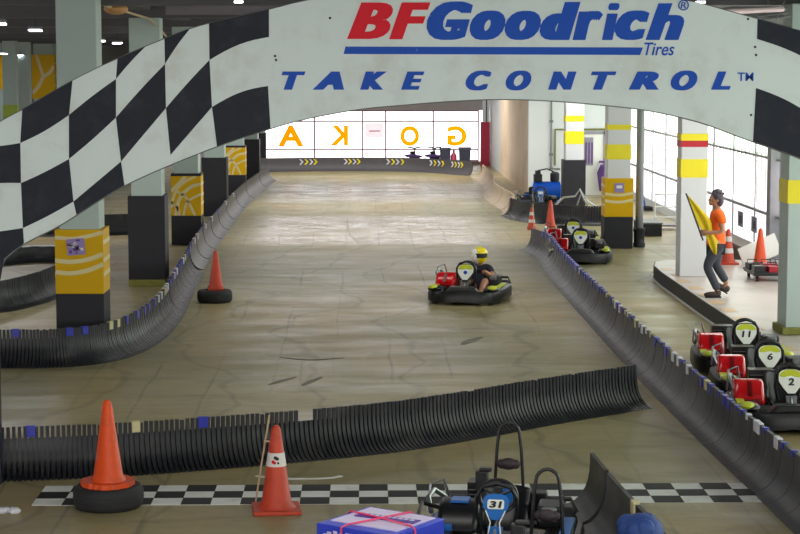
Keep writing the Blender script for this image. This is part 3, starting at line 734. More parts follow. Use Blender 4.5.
# lettering
tb, tr = MB(), MB()
D0, D1 = -.006, .002
def put(mb, ch, xa, xb, yt, yb, bold, shear, th=0):
    a = S(xa, yb); b_ = S(xb, yt); put_text(mb, ch, a[0], b_[0], a[1], b_[1], D0, D1, bold, shear, thick=th)
put(tr, 'B', 347, 393, 2.5, 39, .03, .3, .1); put(tr, 'F', 389, 430.5, 2.5, 39.3, .03, .3, .1)
for ch, xa, xb, yt in (('G', 426.5, 473, 1.5), ('o', 469.5, 505.5, 10.5), ('o', 504.5, 541, 10.8), ('d', 539.5, 580.5, 2), ('r', 572.5, 603, 11), ('c', 614.5, 649.5, 10.5), ('h', 645.5, 684.5, 3.3)):
    put(tb, ch, xa, xb, yt, 40, .012 if ch in 'rh' else .034, .27, .17 if ch != 'r' else .24)
put(tb, 'i', 602, 619.5, 3, 40, .012, .27, .35)
for ch, xa, xb in (('T', 281.5, 305.5), ('A', 312.5, 344), ('K', 360, 387), ('E', 401, 424.5), ('C', 465.5, 491.5), ('O', 505.5, 531.5), ('N', 548, 576.5), ('T', 590.5, 616.5), ('R', 628.5, 659), ('O', 670.5, 697.5), ('L', 711, 731)):
    put(tb, ch, xa, xb, 71.5 if ch not in 'CO' else 70.5, 89.7 if ch not in 'CO' else 90.5, .032, .28, .14)
put(tb, 'TM', 737.5, 753.5, 72.5, 81, .012, 0)
put(tb, 'Tires', 644, 674.5, 42.5, 55.5, .01, .25)
a = [S(345.5, 46.5), S(643, 47.5), S(640, 55), S(343.5, 54)]
tb.prism(a, D0, D1, 'xz')
cxy = S(683.5, 5.2)
tb.tube([(cxy[0]+.044*math.cos(q*PI/12), -.004, cxy[1]+.044*math.sin(q*PI/12)) for q in range(24)], .006, 6, closed=True)
put(tb, 'R', 680.5, 686.5, 2, 8.2, .01, .1)
tb.build('blue_lettering', M_sblue, sign); tr.build('red_lettering', M_sred, sign)
m = MB()
for (x, y_) in ((265, 33), (275, 56), (276, 60), (748, 19), (755, 47), (756, 55), (751, 115), (405, 50), (330, 18)):
    p = S(x, y_); m.ell((p[0], -.003, p[1]), (.012, .004, .012), 8, 5)
m.build('bolt_marks', M_ink, sign)

# ------------------------------------------------------------------ karts
def kart(label, x, y, rz, scheme='red', num='', hoop=False, z=0, group=None):
    """a rental kart, nose towards local -y; local -x is its right-hand side (engine cover)"""
    k = thing('go_kart', label, 'go kart', (x, y, z), rz, group)
    acc = M_red if scheme == 'red' else M_kblack
    # bumper ring
    def ring(a, b_, yc, n_=44, ex=3.4):
        return [(math.copysign(abs(math.cos(q))**(2/ex), math.cos(q))*a, yc+math.copysign(abs(math.sin(q))**(2/ex), math.sin(q))*b_) for q in [2*PI*i/n_ for i in range(n_)]]
    o_ = ring(.65, .87, 0); prof = [(.0, .05), (.0, .16), (-.02, .22), (-.06, .235), (-.085, .2), (-.085, .06), (-.05, .04)]
    vs = []; fs = []
    n_ = len(o_); kk = len(prof)
    for (px, py) in o_:
        d = Vector((px, py)).normalized()
        for a, zz in prof: vs.append((px+d.x*a, py+d.y*a, zz+(.01*math.cos(8*px))))
    for i in range(n_):
        for j in range(kk): fs.append((i*kk+j, i*kk+(j+1) % kk, ((i+1) % n_)*kk+(j+1) % kk, ((i+1) % n_)*kk+j))
    m = MB(); m.add(vs, fs); m.build('bumper', M_kblack, k)
    # chassis tubes + floor tray
    m = MB(); m.box((0, -.15, .07), (.5, 1.3, .015))
    for s in (-1, 1):
        m.tube([(s*.2, -.82, .09), (s*.24, -.5, .07), (s*.3, 0, .07), (s*.33, .78, .09)], .016, 8)
        m.tube([(s*.3, .3, .08), (s*.58, .25, .12)], .014, 6); m.tube([(s*.26, -.35, .08), (s*.58, -.35, .12)], .014, 6)
    m.tube([(-.45, -.62, .13), (.45, -.62, .13)], .018, 8); m.tube([(-.5, .6, .14), (.5, .6, .14)], .02, 8)
    m.build('chassis', M_grey, k)
    # wheels
    for (wx, wy, R_, W_) in ((-.46, -.62, .125, .12), (.46, -.62, .125, .12), (-.46, .6, .14, .18), (.46, .6, .14, .18)):
        T = Matrix.Translation((wx, wy, R_)) @ Matrix.Rotation(PI/2, 4, 'Y')
        m = MB(); h2 = W_/2; m.lathe([(R_*.55, -h2*.8), (R_*.85, -h2), (R_*.97, -h2*.8), (R_, -h2*.4), (R_, h2*.4), (R_*.97, h2*.8), (R_*.85, h2), (R_*.55, h2*.8)], 22, T=T)
        wo = m.build('wheel', M_rubber, k)
        m = MB(); m.lathe([(R_*.5, -h2*.82), (R_*.52, -h2*.6), (R_*.52, h2*.6), (R_*.5, h2*.82), (R_*.15, h2*.9)], 14, T=T); m.build('wheel_hub', M_steel, wo)
    # side pods
    for s in (-1, 1):
        m = MB(); poly = [(-.42, .06), (-.46, .17), (-.36, .25), (.1, .24), (.36, .26), (.42, .2), (.42, .06)]
        m.prism(poly, s*.36, s*.58, 'yz'); po = m.build('side_pod', M_kblack, k, bevel=.02)
        m = MB(); m.prism([(-.45, .245), (-.3, .275), (.1, .262), (.3, .268), (.1, .25), (-.3, .25)], s*.48, s*.565, 'yz')
        m.build('pod_stripe', M_green if scheme == 'red' else M_blue, po)
    # nose corners in lime / blue
    for s in (-1, 1):
        m = MB(); m.ell((s*.47, -.6, .25), (.13, .16, .055), 14, 8); m.build('nose_fender', M_kblack, k)
        m = MB(); m.ell((s*.49, -.66, .275), (.085, .1, .045), 12, 8); m.build('fender_flash', M_green if scheme == 'red' else M_kblack, k)
    # nose cone panel
    m = MB(); m.prism([(-.3, .2), (-.2, .3), (.2, .3), (.3, .2), (.25, .12), (-.25, .12)], -.8, -.62, 'xz'); m.build('nose_cone', M_kblack, k, bevel=.03)
    # front panel (upright number shield)
    T = Matrix.Translation((0, -.42, .5)) @ Matrix.Rotation(math.radians(-24), 4, 'X')
    def shield(w, h, n_=20, tip=.3):
        pts = []
        for i in range(n_+1):
            q = PI*i/n_; pts.append((w*math.copysign(abs(math.cos(q))**.7, math.cos(q)), h*.35+h*.65*math.sin(q)**.8))
        pts += [(-w*.98, 0), (-w*.72, -h*.45), (-w*tip, -h), (w*tip, -h), (w*.72, -h*.45), (w*.98, 0)]
        return pts
    rimm = M_green if scheme == 'red' else M_blue
    m = MB(); ps = .9 if scheme == 'red' else .62
    T = T @ Matrix.Scale(ps, 4)
    m = MB(); m.prism(shield(.16, .165), -.01, .03, 'xz', 0, T); p0 = m.build('front_panel', rimm if scheme != 'red' else M_kblack, k, bevel=.006)
    if scheme == 'red':
        m = MB(); m.prism(shield(.145, .148), -.018, -.008, 'xz', 0, T)
        po = m.build('number_plate', [M_white], p0)
        m = MB(); top = [(.14*math.cos(PI*i/14)*.98, .06+.085*math.sin(PI*i/14)) for i in range(15)]+[(-.08, .052), (0, .07), (.08, .052)]
        m.prism(top, -.023, -.017, 'xz', 0, T); m.build('panel_crest', M_green, p0)
        if num.isdigit():
            m = MB(); wd = .065 if len(num) == 2 else .036
            put_text(m, num, -wd, wd, -.05, .04, -.024, -.016, .03, .12, T=T); m.build('race_number', M_ink, p0)
        else:
            m = MB(); m.ell((0, -.018, -.005), (.035, .008, .035), 12, 8, T=T); m.build('panel_emblem', M_sblue, p0)
    else:
        m = MB(); m.prism([(-.09, .09), (.09, .09), (.105, .07), (.105, -.01), (.09, -.03), (-.09, -.03), (-.105, -.01), (-.105, .07)], -.018, -.008, 'xz', 0, T); m.build('number_plate', M_white, p0)
        if num:
            m = MB(); put_text(m, num, -.08, .08, -.015, .07, -.024, -.016, .045, .12, T=T); m.build('race_number', M_ink, p0)
        m = MB()
        for s in (-1, 1):
            m.prism([(s*.13, -.05), (s*.115, -.05), (s*.05, -.2), (s*.07, -.34), (s*.085, -.34), (s*.065, -.2)], -.02, -.006, 'xz', 0, T)
        m.build('panel_pinstripes', M_white, p0)
    # lower fairing joining panel to nose
    T2 = Matrix.Translation((0, -.48, .3)) @ Matrix.Rotation(math.radians(-24), 4, 'X')
    m = MB(); m.prism([(-.06, .06), (.06, .06), (.05, -.05), (.11, -.22), (-.11, -.22), (-.05, -.05)], -.012, .03, 'xz', 0, T2)
    m.build('fairing_strut', M_grey if scheme == 'red' else M_blue, k, bevel=.006)
    # steering wheel with column
    Tw = Matrix.Translation((0, -.27, .55)) @ Matrix.Rotation(math.radians(62), 4, 'X')
    m = MB(); m.tube([Tw @ Vector((.145*math.cos(2*PI*i/28), .13*math.sin(2*PI*i/28), 0)) for i in range(28)], .018, 8, closed=True)
    for q in (0, 2.1, 4.2): m.tube([Tw @ Vector((0, 0, 0)), Tw @ Vector((.14*math.cos(q+.5), .125*math.sin(q+.5), 0))], .012, 6)
    wl = m.build('steering_wheel', M_kblack, k)
    m = MB(); m.tube([(0, -.27, .55), (0, -.62, .16)], .014, 8); m.build('steering_column', M_steel, wl)
    # padded frame arching over the panel
    m = MB(); m.tube([(-.12, -.33, .28), (-.16, -.35, .44), (-.158, -.36, .56), (-.11, -.365, .645), (0, -.365, .675), (.11, -.365, .645), (.158, -.36, .56), (.16, -.35, .44), (.12, -.33, .28)], .016, 10); m.build('front_guard', M_kblack, k)
    # seat shell
    vs = []; fs = []; ns, nu = 9, 11
    path = [(-.05, .12), (.05, .1), (.18, .09), (.28, .12), (.35, .22), (.4, .3), (.44, .38), (.47, .45), (.48, .48)]
    for (yy, zz) in path:
        for j in range(nu):
            u = -1+2*j/(nu-1); side_ = abs(u)**3
            vs.append((u*.2, yy-.1*side_*(zz > .15), zz+.13*side_*(zz < .3)+.0*side_))
    for i in range(ns-1):
        for j in range(nu-1): fs.append((i*nu+j, i*nu+j+1, (i+1)*nu+j+1, (i+1)*nu+j))
    m = MB(); m.add(vs, fs); se = m.build('seat', M_kblack, k, angle=60)
    so = se.modifiers.new('s', 'SOLIDIFY'); so.thickness = .025
    if scheme == 'blue':
        m = MB(); m.prism([(-.02, .24), (.06, .24), (.05, .46), (-.03, .46)], .395, .41, 'xz'); m.build('seat_stripe', M_blue, se)
    cx = 0 if scheme == 'red' else .07
    # engine cover on the right side, radiator box, exhaust loop
    m = MB(); m.prism([(-.2, .2), (-.18, .3), (-.06, .42), (.14, .45), (.24, .38), (.27, .2)], -.57+cx, -.24+cx, 'yz')
    eco = m.build('engine_cover', acc, k, bevel=.045, segs=3)
    m = MB()
    if scheme == 'red': m.prism([(-.19, .3), (-.06, .425), (-.05, .44), (-.2, .31)], -.43+cx, -.38+cx, 'yz'); m.box((-.4+cx, -.205, .25), (.2, .02, .03))
    else: m.box((-.4+cx, .03, .446), (.14, .16, .02)); m.prism([(-.2, .22), (-.185, .3), (-.2, .3), (-.215, .22)], -.5+cx, -.44+cx, 'yz')
    m.build('cover_ridge', M_darkred if scheme == 'red' else M_blue, eco)
    m = MB(); m.tube([(-.3, .4, .3), (-.48, .42, .36), (-.58, .3, .46), (-.6, .1, .44), (-.56, .0, .34)], .02, 8); m.tube([(-.62, .2, .3), (-.6, .24, .52), (-.5, .3, .55), (-.46, .34, .4)], .012, 8); m.build('exhaust_pipe', M_steel, k)
    m = MB(); m.box((.38, .18, .32), (.2, .3, .18)); m.box((.38, .02, .37), (.12, .06, .08), 1); m.build('fuel_tank', [M_kblack, M_grey], k, bevel=.02)
    m = MB(); m.box((.2, .68, .3), (.22, .14, .18)); m.build('battery_box', M_kblack, k, bevel=.01)
    m = MB(); m.box((-.2, .66, .34), (.28, .2, .26))
    for i in range(5): m.box((-.2, .555, .25+.04*i), (.26, .02, .012), 1)
    m.build('engine_block', [M_kblack, M_grey], k, bevel=.01)
    m = MB(); m.tube([(-.55, .78, .2), (-.5, .82, .3), (.5, .82, .3), (.55, .78, .2)], .02, 8); m.build('rear_bar', M_kblack, k)
    if scheme == 'blue':
        m = MB(); m.box((-.2, .4, .53), (.1, .1, .16)); m.box((-.17, .4, .62), (.1, .08, .03)); m.build('fuel_filler_box', M_kblack, k, bevel=.01)
        m = MB(); m.tube([(-.35, -.5, .2), (-.62, -.5, .36), (-.62, -.1, .44), (-.4, .0, .36)], .018, 8); m.build('side_bar', M_kblack, k)
    if hoop:
        m = MB(); pts = [(-.125, .62, .1), (-.12, .62, .4), (-.1, .62, .75)]+[(-.085*math.cos(PI*i/8), .62, .88+.09*math.sin(PI*i/8)) for i in range(9)]+[(.1, .62, .75), (.12, .62, .4), (.125, .62, .1)]
        m.tube(pts, .014, 10); hp_ = m.build('roll_hoop', M_kblack, k)
        m = MB(); m.ell((0, .57, .635), (.075, .04, .05), 16, 10); m.box((0, .575, .632), (.13, .05, .07)); m.ell((-.06, .575, .632), (.035, .03, .04), 10, 8); m.ell((.06, .575, .632), (.035, .03, .04), 10, 8); m.box((0, .6, .635), (.2, .02, .02)); m.build('headrest_pad', mat('pad_maroon', (44, 32, 38), .6), hp_)
    return k
# driven kart in mid-track
KX, KY, KR = 1.80, 32.0, math.radians(-14)
kart('go kart with red engine cover driven by the yellow helmeted driver', KX, KY, KR, 'red', 'x')
RK = 'parked red karts behind the right barrier'
PG = math.radians(-5)
def kplace(px, py, Y, rz, off=.42):
    X = (px-362)*Y/F
    return X-off*math.sin(rz), Y+off*math.cos(rz)
x_, y_ = kplace(750.5, 333, 24.2, PG); kart('parked kart number 11 with red cover, farthest of the three at right', x_, y_, PG, 'red', '11', group=RK)
x_, y_ = kplace(775, 356, 22.3, PG); kart('parked kart number 6 with red cover, middle of the three at right', x_, y_, PG, 'red', '6', group=RK)
x_, y_ = kplace(797, 380, 20.5, PG); kart('parked kart number 2 with red cover, nearest of the three at right', x_, y_, PG, 'red', '2', group=RK)
x_, y_ = kplace(581.5, 237, 38.0, math.radians(-6)); kart('nearer of two parked karts beside the yellow wrapped right column', x_, y_, math.radians(-6), 'red', 'x', group='parked karts beside the yellow wrapped column')
x_, y_ = kplace(574, 228, 40.3, math.radians(-6)); kart('farther of two parked karts beside the yellow wrapped right column', x_, y_, math.radians(-6), 'red', 'x', group='parked karts beside the yellow wrapped column')
kart('black and blue kart number 31 with tall roll hoop at the bottom', 1.1, 15.05, math.radians(-10), 'blue', '31', hoop=True, group='blue karts at the bottom edge')
kart('blue kart cut by the bottom edge, in front of kart 31', 1.26, 13.2, math.radians(-8), 'blue', '', hoop=True, group='blue karts at the bottom edge')

# ------------------------------------------------------------------ people
def skin_mesh(J, E, root, sub=2):
    names = list(J); me = bpy.data.meshes.new('sk'); me.from_pydata([J[n_][:3] for n_ in names], [(names.index(a), names.index(b_)) for a, b_ in E], [])
    o = bpy.data.objects.new('sk', me); COL.objects.link(o)
    o.modifiers.new('skin', 'SKIN').use_smooth_shade = True
    sv = me.skin_vertices[0].data
    for i, n_ in enumerate(names):
        r = J[n_][3]; r = r if isinstance(r, tuple) else (r, r); sv[i].radius = r; sv[i].use_root = (n_ == root)
    ss = o.modifiers.new('sub', 'SUBSURF'); ss.levels = sub; ss.render_levels = sub
    dg = bpy.context.evaluated_depsgraph_get(); dg.update()
    r = bpy.data.meshes.new_from_object(o.evaluated_get(dg)); bpy.data.objects.remove(o); return r
def add_hand(J, E, wrist, tag_, w, d, up, side, curl, s=1.0):
    """palm + four fingers + thumb. d: pointing direction, up: back-of-hand normal, side: towards the thumb"""
    d, up, side = Vector(d).normalized(), Vector(up).normalized(), Vector(side).normalized(); w = Vector(w)
    def P(a, b_, c_, r): v = w+d*a*s+side*b_*s+up*c_*s; return (v.x, v.y, v.z, r*s)
    J[tag_+'palm'] = P(.05, 0, 0, (.034) if True else 0); E.append((wrist, tag_+'palm'))
    for i, (b_, L_) in enumerate(((.028, .072), (.009, .08), (-.01, .074), (-.028, .058))):
        J[f'{tag_}k{i}'] = P(.085, b_, 0, .0105); E.append((tag_+'palm', f'{tag_}k{i}'))
        c1_, c2_ = math.cos(curl), math.sin(curl)
        J[f'{tag_}m{i}'] = P(.085+L_*.5*c1_, b_, -L_*.5*c2_, .0095); E.append((f'{tag_}k{i}', f'{tag_}m{i}'))
        c1b, c2b = math.cos(curl*2.1), math.sin(curl*2.1)
        J[f'{tag_}t{i}'] = P(.085+L_*.5*c1_+L_*.5*c1b, b_, -L_*.5*c2_-L_*.5*c2b, .008); E.append((f'{tag_}m{i}', f'{tag_}t{i}'))
    J[tag_+'h1'] = P(.04, .04, -.012, .0115); E.append((tag_+'palm', tag_+'h1'))
    J[tag_+'h2'] = P(.07, .055, -.03, .009); E.append((tag_+'h1', tag_+'h2'))

def head_bits(mb, c, R_, fwd, r=.1):
    """nose, ears, eyes, mouth; fwd is the way the face looks (unit, horizontal)"""
    f = Vector(fwd).normalized(); s = Vector((-f.y, f.x, 0)); c = Vector(c)
    T = Matrix.Translation(c) @ Matrix(((s.x, f.x, 0, 0), (s.y, f.y, 0, 0), (0, 0, 1, 0), (0, 0, 0, 1)))
    mb.ell((0, .0, 0), (.075, .095, .115), 20, 14, 0, T)
    mb.ell((0, .075, -.055), (.045, .035, .045), 14, 10, 0, T)
    mb.ell((0, .1, -.015), (.014, .02, .026), 10, 8, 0, T)
    for k in (-1, 1):
        mb.ell((k*.078, -.005, -.01), (.012, .022, .032), 10, 8, 0, T)
        mb.ell((k*.03, .084, .012), (.013, .01, .008), 10, 6, 1, T); mb.ell((k*.03, .092, .012), (.006, .004, .006), 8, 6, 2, T)
        mb.box((k*.03, .092, .032), (.03, .008, .006), 2, T)
    mb.ell((0, .103, -.056), (.02, .008, .006), 10, 6, 3, T)
    return T
M_eye = mat('eye_white', (230, 228, 222), .3); M_lip = mat('lips', (150, 78, 70), .5)

# marshal: feet on the platform, walking to the left, looking left
mx_, my_ = 5.6, 30.35
mar = thing('person', 'person in orange shirt and dark jeans holding a yellow flag, standing on the platform', 'person', (mx_, my_, .235))
Zs = 1.0
J = {'pel': (.0, 0, .86, (.11, .09)), 'bel': (0, 0, 1.0, (.1, .08)), 'che': (.01, 0, 1.2, (.12, .09)), 'nb': (.02, 0, 1.36, (.075, .07)), 'nk': (.0, 0, 1.43, .052), 'hd': (-.01, 0, 1.52, .06),
     # near side (-y) is his left... body faces -x
     'shN': (.02, -.18, 1.33, .062), 'elN': (.06, -.25, 1.06, .045), 'wrN': (-.18, -.22, 1.04, .03),
     'shF': (.02, .18, 1.33, .062), 'elF': (.06, .22, 1.07, .045), 'wrF': (-.16, .02, 1.0, .03),
     'hipN': (-.0, -.09, .82, .1), 'knN': (-.15, -.1, .5, .062), 'anN': (.03, -.1, .09, .042), 'toN': (-.12, -.11, .035, .038),
     'hipF': (.0, .09, .82, .1), 'knF': (.03, .1, .49, .062), 'anF': (.2, .11, .2, .042), 'toF': (.1, .12, .08, .036)}
E = [('pel','bel'),('bel','che'),('che','nb'),('nb','nk'),('nk','hd'),('nb','shN'),('shN','elN'),('elN','wrN'),('nb','shF'),('shF','elF'),('elF','wrF'),('pel','hipN'),('hipN','knN'),('knN','anN'),('anN','toN'),('pel','hipF'),('hipF','knF'),('knF','anF'),('anF','toF')]
add_hand(J, E, 'wrN', 'hN', (-.18, -.22, 1.04), (-1, .35, .15), (0, -1, .2), (0, .1, 1), 1.15)
add_hand(J, E, 'wrF', 'hF', (-.16, .02, 1.0), (-1, -.25, .1), (0, 1, .2), (0, .1, 1), 1.15)
me = skin_mesh(J, E, 'pel')
mb = MB(); mb.mesh(me); Th = head_bits(mb, (-.015, 0, 1.555), .1, (-1, -.12, 0))
mb.build('body', [M_skin, M_eye, M_ink, M_lip], mar, angle=70)
# hair cap
m = MB(); m.ell((0, -.025, .04), (.098, .1, .105), 20, 14, 0, Th); m.ell((0, -.055, -.02), (.096, .075, .105), 16, 12, 0, Th)
for i in range(26):
    q = random.uniform(0, 2*PI); a = random.uniform(0, 1.1)
    p = Vector((.088*math.sin(a)*math.cos(q), -.03+.095*math.sin(a)*math.sin(q), .045+.095*math.cos(a)))
    if p.y < .03: m.ell(p, (.03, .03, .026), 8, 6, 0, Th)
m.build('hair', M_hair, mar, angle=70)
# shirt
J2 = {'pel': (.0, 0, .76, (.165, .145)), 'b0': (0, 0, .88, (.17, .15)), 'bel': (0, 0, 1.02, (.16, .14)), 'che': (.01, 0, 1.2, (.165, .14)), 'nb': (.02, 0, 1.34, (.12, .1)), 'nk': (.005, 0, 1.41, .075),
      'shN': (.02, -.19, 1.33, .08), 'uN': (.07, -.23, 1.17, .072), 'shF': (.02, .19, 1.33, .08), 'uF': (.045, .21, 1.18, .072)}
me = skin_mesh(J2, [('pel','b0'),('b0','bel'),('bel','che'),('che','nb'),('nb','nk'),('nb','shN'),('shN','uN'),('nb','shF'),('shF','uF')], 'pel')
mb = MB(); mb.mesh(me); mb.build('shirt', M_shirt, mar, angle=70)
J3 = {'pel': (.0, 0, .86, (.145, .125)), 'hipN': (-.01, -.09, .78, .112), 'm1': (-.08, -.095, .64, .095), 'knN': (-.16, -.1, .5, .08), 's1': (-.06, -.1, .3, .072), 'anN': (.03, -.1, .11, .066),
      'hipF': (.01, .09, .78, .112), 'm2': (.02, .095, .64, .095), 'knF': (.03, .1, .49, .08), 's2': (.12, .105, .35, .072), 'anF': (.195, .11, .23, .066)}
me = skin_mesh(J3, [('pel','hipN'),('hipN','m1'),('m1','knN'),('knN','s1'),('s1','anN'),('pel','hipF'),('hipF','m2'),('m2','knF'),('knF','s2'),('s2','anF')], 'pel')
mb = MB(); mb.mesh(me); mb.build('jeans', M_jean, mar, angle=70)
for (ax, ay, az, tilt) in ((-.03, -.105, .05, 0), (.145, .115, .125, .55)):
    T = Matrix.Translation((ax, ay, az)) @ Matrix.Rotation(tilt, 4, 'Y')
    m = MB(); m.ell((-.03, 0, 0), (.14, .05, .048), 14, 10, 0, T); m.ell((.05, 0, .03), (.06, .045, .05), 12, 8, 0, T); m.box((-.02, 0, -.038), (.25, .085, .02), 1, T); m.build('shoe', [M_shoe, M_ink], mar, angle=60)
# flag: pole leans left; cloth droops to the right
p0 = Vector((mx_-.53, my_-.26, 1.9)); p1 = Vector((mx_-.25, my_-.26, 1.16))
fg = thing('marshal_flag', 'yellow marshal flag on a dark pole held by the person in orange', 'flag', tuple(p1))
m = MB(); m.tube([(0, 0, 0), tuple(p0-p1)], .013, 8); m.build('flag_pole', M_ink, fg)
def FL(zx, zy): px, py = 600+zx/4, 134+zy/4; q = Q(px, py, my_-.2); return (q[0]-p1.x, q[1]-p1.z)
Lc, _ = spline([FL(345, 243), FL(372, 312), FL(394, 365), FL(420, 400), FL(438, 450), FL(458, 482)], .03)
Rc, _ = spline([FL(349, 243), FL(402, 298), FL(444, 348), FL(452, 395), FL(476, 440), FL(468, 484)], .03)
vs = []; fs = []; nu, nv = 18, 8
for i in range(nu+1):
    a = Lc[int((len(Lc)-1)*i/nu)][0]; b_ = Rc[int((len(Rc)-1)*i/nu)][0]
    for j in range(nv+1):
        v = j/nv; p = a.lerp(b_, v); vs.append((p.x, .085-.02*max(0, i/nu-.4)-.022*math.sin(9*v+3*i/nu)*min(1, i/5), p.y))
for i in range(nu):
    for j in range(nv): fs.append((i*(nv+1)+j, i*(nv+1)+j+1, (i+1)*(nv+1)+j+1, (i+1)*(nv+1)+j))
m = MB(); m.add(vs, fs); o = m.build('flag_cloth', M_flag, fg, angle=80); so = o.modifiers.new('s', 'SOLIDIFY'); so.thickness = .006

# driver (seated in the moving kart, looking at the camera side)
dv = thing('person', 'kart driver in dark overalls with bare forearms and yellow helmet', 'person', (KX+.1, KY, -.035), KR)
J = {'pel': (0, .28, .24, (.13, .11)), 'che': (0, .38, .45, (.14, .1)), 'nb': (0, .38, .56, .07), 'nk': (0, .36, .62, .05), 'hd': (0, .34, .68, .055),
     'shR': (-.16, .36, .53, .05), 'elR': (-.25, .14, .4, .04), 'wrR': (-.17, -.1, .52, .03),
     'shL': (.16, .36, .53, .05), 'elL': (.27, .12, .4, .04), 'wrL': (.17, -.1, .52, .03),
     'hR': (-.09, .22, .22, .085), 'kR': (-.17, -.2, .38, .06), 'aR': (-.14, -.52, .16, .042), 'tR': (-.14, -.62, .2, .036),
     'hL': (.09, .22, .22, .085), 'kL': (.19, -.2, .38, .06), 'aL': (.14, -.52, .16, .042), 'tL': (.14, -.62, .2, .036)}
E = [('pel','che'),('che','nb'),('nb','nk'),('nk','hd'),('nb','shR'),('shR','elR'),('elR','wrR'),('nb','shL'),('shL','elL'),('elL','wrL'),('pel','hR'),('hR','kR'),('kR','aR'),('aR','tR'),('pel','hL'),('hL','kL'),('kL','aL'),('aL','tL')]
add_hand(J, E, 'wrR', 'R', (-.17, -.1, .52), (.0, -1, .3), (-.4, 0, 1), (1, .2, .2), 1.1, .85)
add_hand(J, E, 'wrL', 'L', (.17, -.1, .52), (.0, -1, .3), (.4, 0, 1), (-1, .2, .2), 1.1, .85)
mb = MB(); mb.mesh(skin_mesh(J, E, 'pel')); head_bits(mb, (0, .32, .74), .1, (0, -1, 0)); mb.build('body', [M_skin, M_eye, M_ink, M_lip], dv, angle=70)
M_suit = mat('dark_overalls', (40, 42, 58), .8, var=.2)
J2 = {'pel': (0, .28, .24, (.15, .13)), 'che': (0, .38, .45, (.16, .12)), 'nb': (0, .38, .55, .085), 'shR': (-.165, .36, .53, .065), 'uR': (-.22, .22, .46, .056), 'shL': (.165, .36, .53, .065), 'uL': (.23, .21, .46, .056),
      'hR': (-.09, .22, .22, .1), 'kR': (-.15, -.08, .34, .08), 'hL': (.09, .22, .22, .1), 'kL': (.16, -.08, .34, .08)}
mb = MB(); mb.mesh(skin_mesh(J2, [('pel','che'),('che','nb'),('nb','shR'),('shR','uR'),('nb','shL'),('shL','uL'),('pel','hR'),('hR','kR'),('pel','hL'),('hL','kL')], 'pel')); mb.build('overalls', M_suit, dv, angle=70)
m = MB(); m.ell((0, .33, .75), (.135, .155, .145), 22, 16)
# helmet: yellow crown with white cheek side, dark visor
he = m.build('helmet', mat('helmet_yellow', (240, 214, 0), .25, coat=.5, var=.03), dv)
m = MB(); m.ell((-.045, .3, .74), (.098, .138, .13), 18, 14); m.build('helmet_white_side', M_white, he)
m = MB(); vs = []; fs = []
for i in range(15):
    q = PI*(1.12+.76*i/14)
    for z_ in (.715, .79): vs += [(.147*math.cos(q), .33+.167*math.sin(q), z_)]
    for z_ in (.715, .79): vs += [(.13*math.cos(q), .33+.148*math.sin(q), z_)]
for i in range(14):
    a = i*4; b_ = a+4; fs += [(a, a+1, b_+1, b_), (a+2, a+3, b_+3, b_+2), (a, a+2, b_+2, b_), (a+1, a+3, b_+3, b_+1)]
fs += [(0, 1, 3, 2), (56, 57, 59, 58)]
m.add(vs, fs); m.build('visor', M_ink, he)

# ------------------------------------------------------------------ carton on a small table, cloth, rubbish
bx = thing('carton', 'blue and lilac printed carton tied with pink strap, bottom centre', 'box', (.12, 12.3, .68), math.radians(-3))
# top corners measured: left (322,523), back-left (368,505), back-right (440,519), front (410,534)
bx.location = (.119, 12.73, .553); bx.rotation_euler = (0, 0, math.radians(-36))
m = MB(); m.box((0, 0, .15), (.63, .6, .3)); m.build('carton_body', M_box_b, bx, bevel=.008)
m = MB(); m.box((.0, .03, .303), (.54, .46, .008)); m.build('top_print', M_box_w, bx)
m = MB(); m.box((.02, .05, .309), (.46, .1, .008), rz=.1)
for i in range(9): m.box((-.16+.045*i, .05+.004*i, .314), (.03, .03, .004), 1, rz=.1)
m.build('print_band', [M_box_p, M_box_w], bx)
m = MB(); m.box((0, -.302, .16), (.5, .012, .16)); 
for i in range(6): m.box((-.2+.05*i, -.31, .24+.01*(i % 2)), (.03, .006, .035), 0)
m.build('side_print', M_box_w, bx)
m = MB()
for (a, b_) in (((-.2, -.27), (.1, .27)), ((.2, -.27), (.22, .1))):
    pass
m.tube([(-.1, -.31, .0), (-.1, -.31, .3), (-.08, -.27, .316), (.0, .0, .318), (.06, .27, .316), (.06, .308, .29), (.06, .308, 0)], .007, 6)
m.tube([(-.322, .06, .0), (-.322, .06, .295), (-.29, .06, .316), (0, .0, .32), (.29, -.06, .316), (.322, -.06, .295), (.322, -.06, 0)], .007, 6)
m.build('strap', M_pink, bx)
tb_ = thing('small_table', 'low steel table under the blue carton', 'table', (.119, 12.73, 0), math.radians(-36))
m = MB(); m.box((0, 0, .53), (.56, .52, .04)); m.build('tabletop', M_grey, tb_)
for sx in (-1, 1):
    for sy in (-1, 1):
        m = MB(); m.tube([(sx*.25, sy*.22, 0), (sx*.25, sy*.22, .51)], .016, 8); m.build('leg', M_grey, tb_)
m = MB(); cb = G(643, 532, .5); bxp = ((645-362)*13.95/F, 13.95)
m.ell((bxp[0]+.01, bxp[1], .44), (.175, .21, .165), 26, 16)
for i in range(9):
    q = i*.7; m.ell((bxp[0]+.09*math.cos(q), bxp[1]+.12*math.sin(q), .485+.02*math.sin(3*q)), (.085, .085, .09), 14, 10)
m.ell((bxp[0]+.12, bxp[1], .33), (.06, .16, .14), 12, 8); m.ell((bxp[0]-.13, bxp[1], .34), (.05, .15, .13), 12, 8)
tag(m.build('cloth_bundle', M_bluecloth, angle=70), 'blue cloth bundle draped over the short barrier at the bottom', 'cloth')
m = MB(); cr = G(6, 514)
for i in range(12): m.ell((cr[0]+random.uniform(-.08, .1), cr[1]+random.uniform(-.06, .06), .025), (.04, .035, .028), 7, 5)
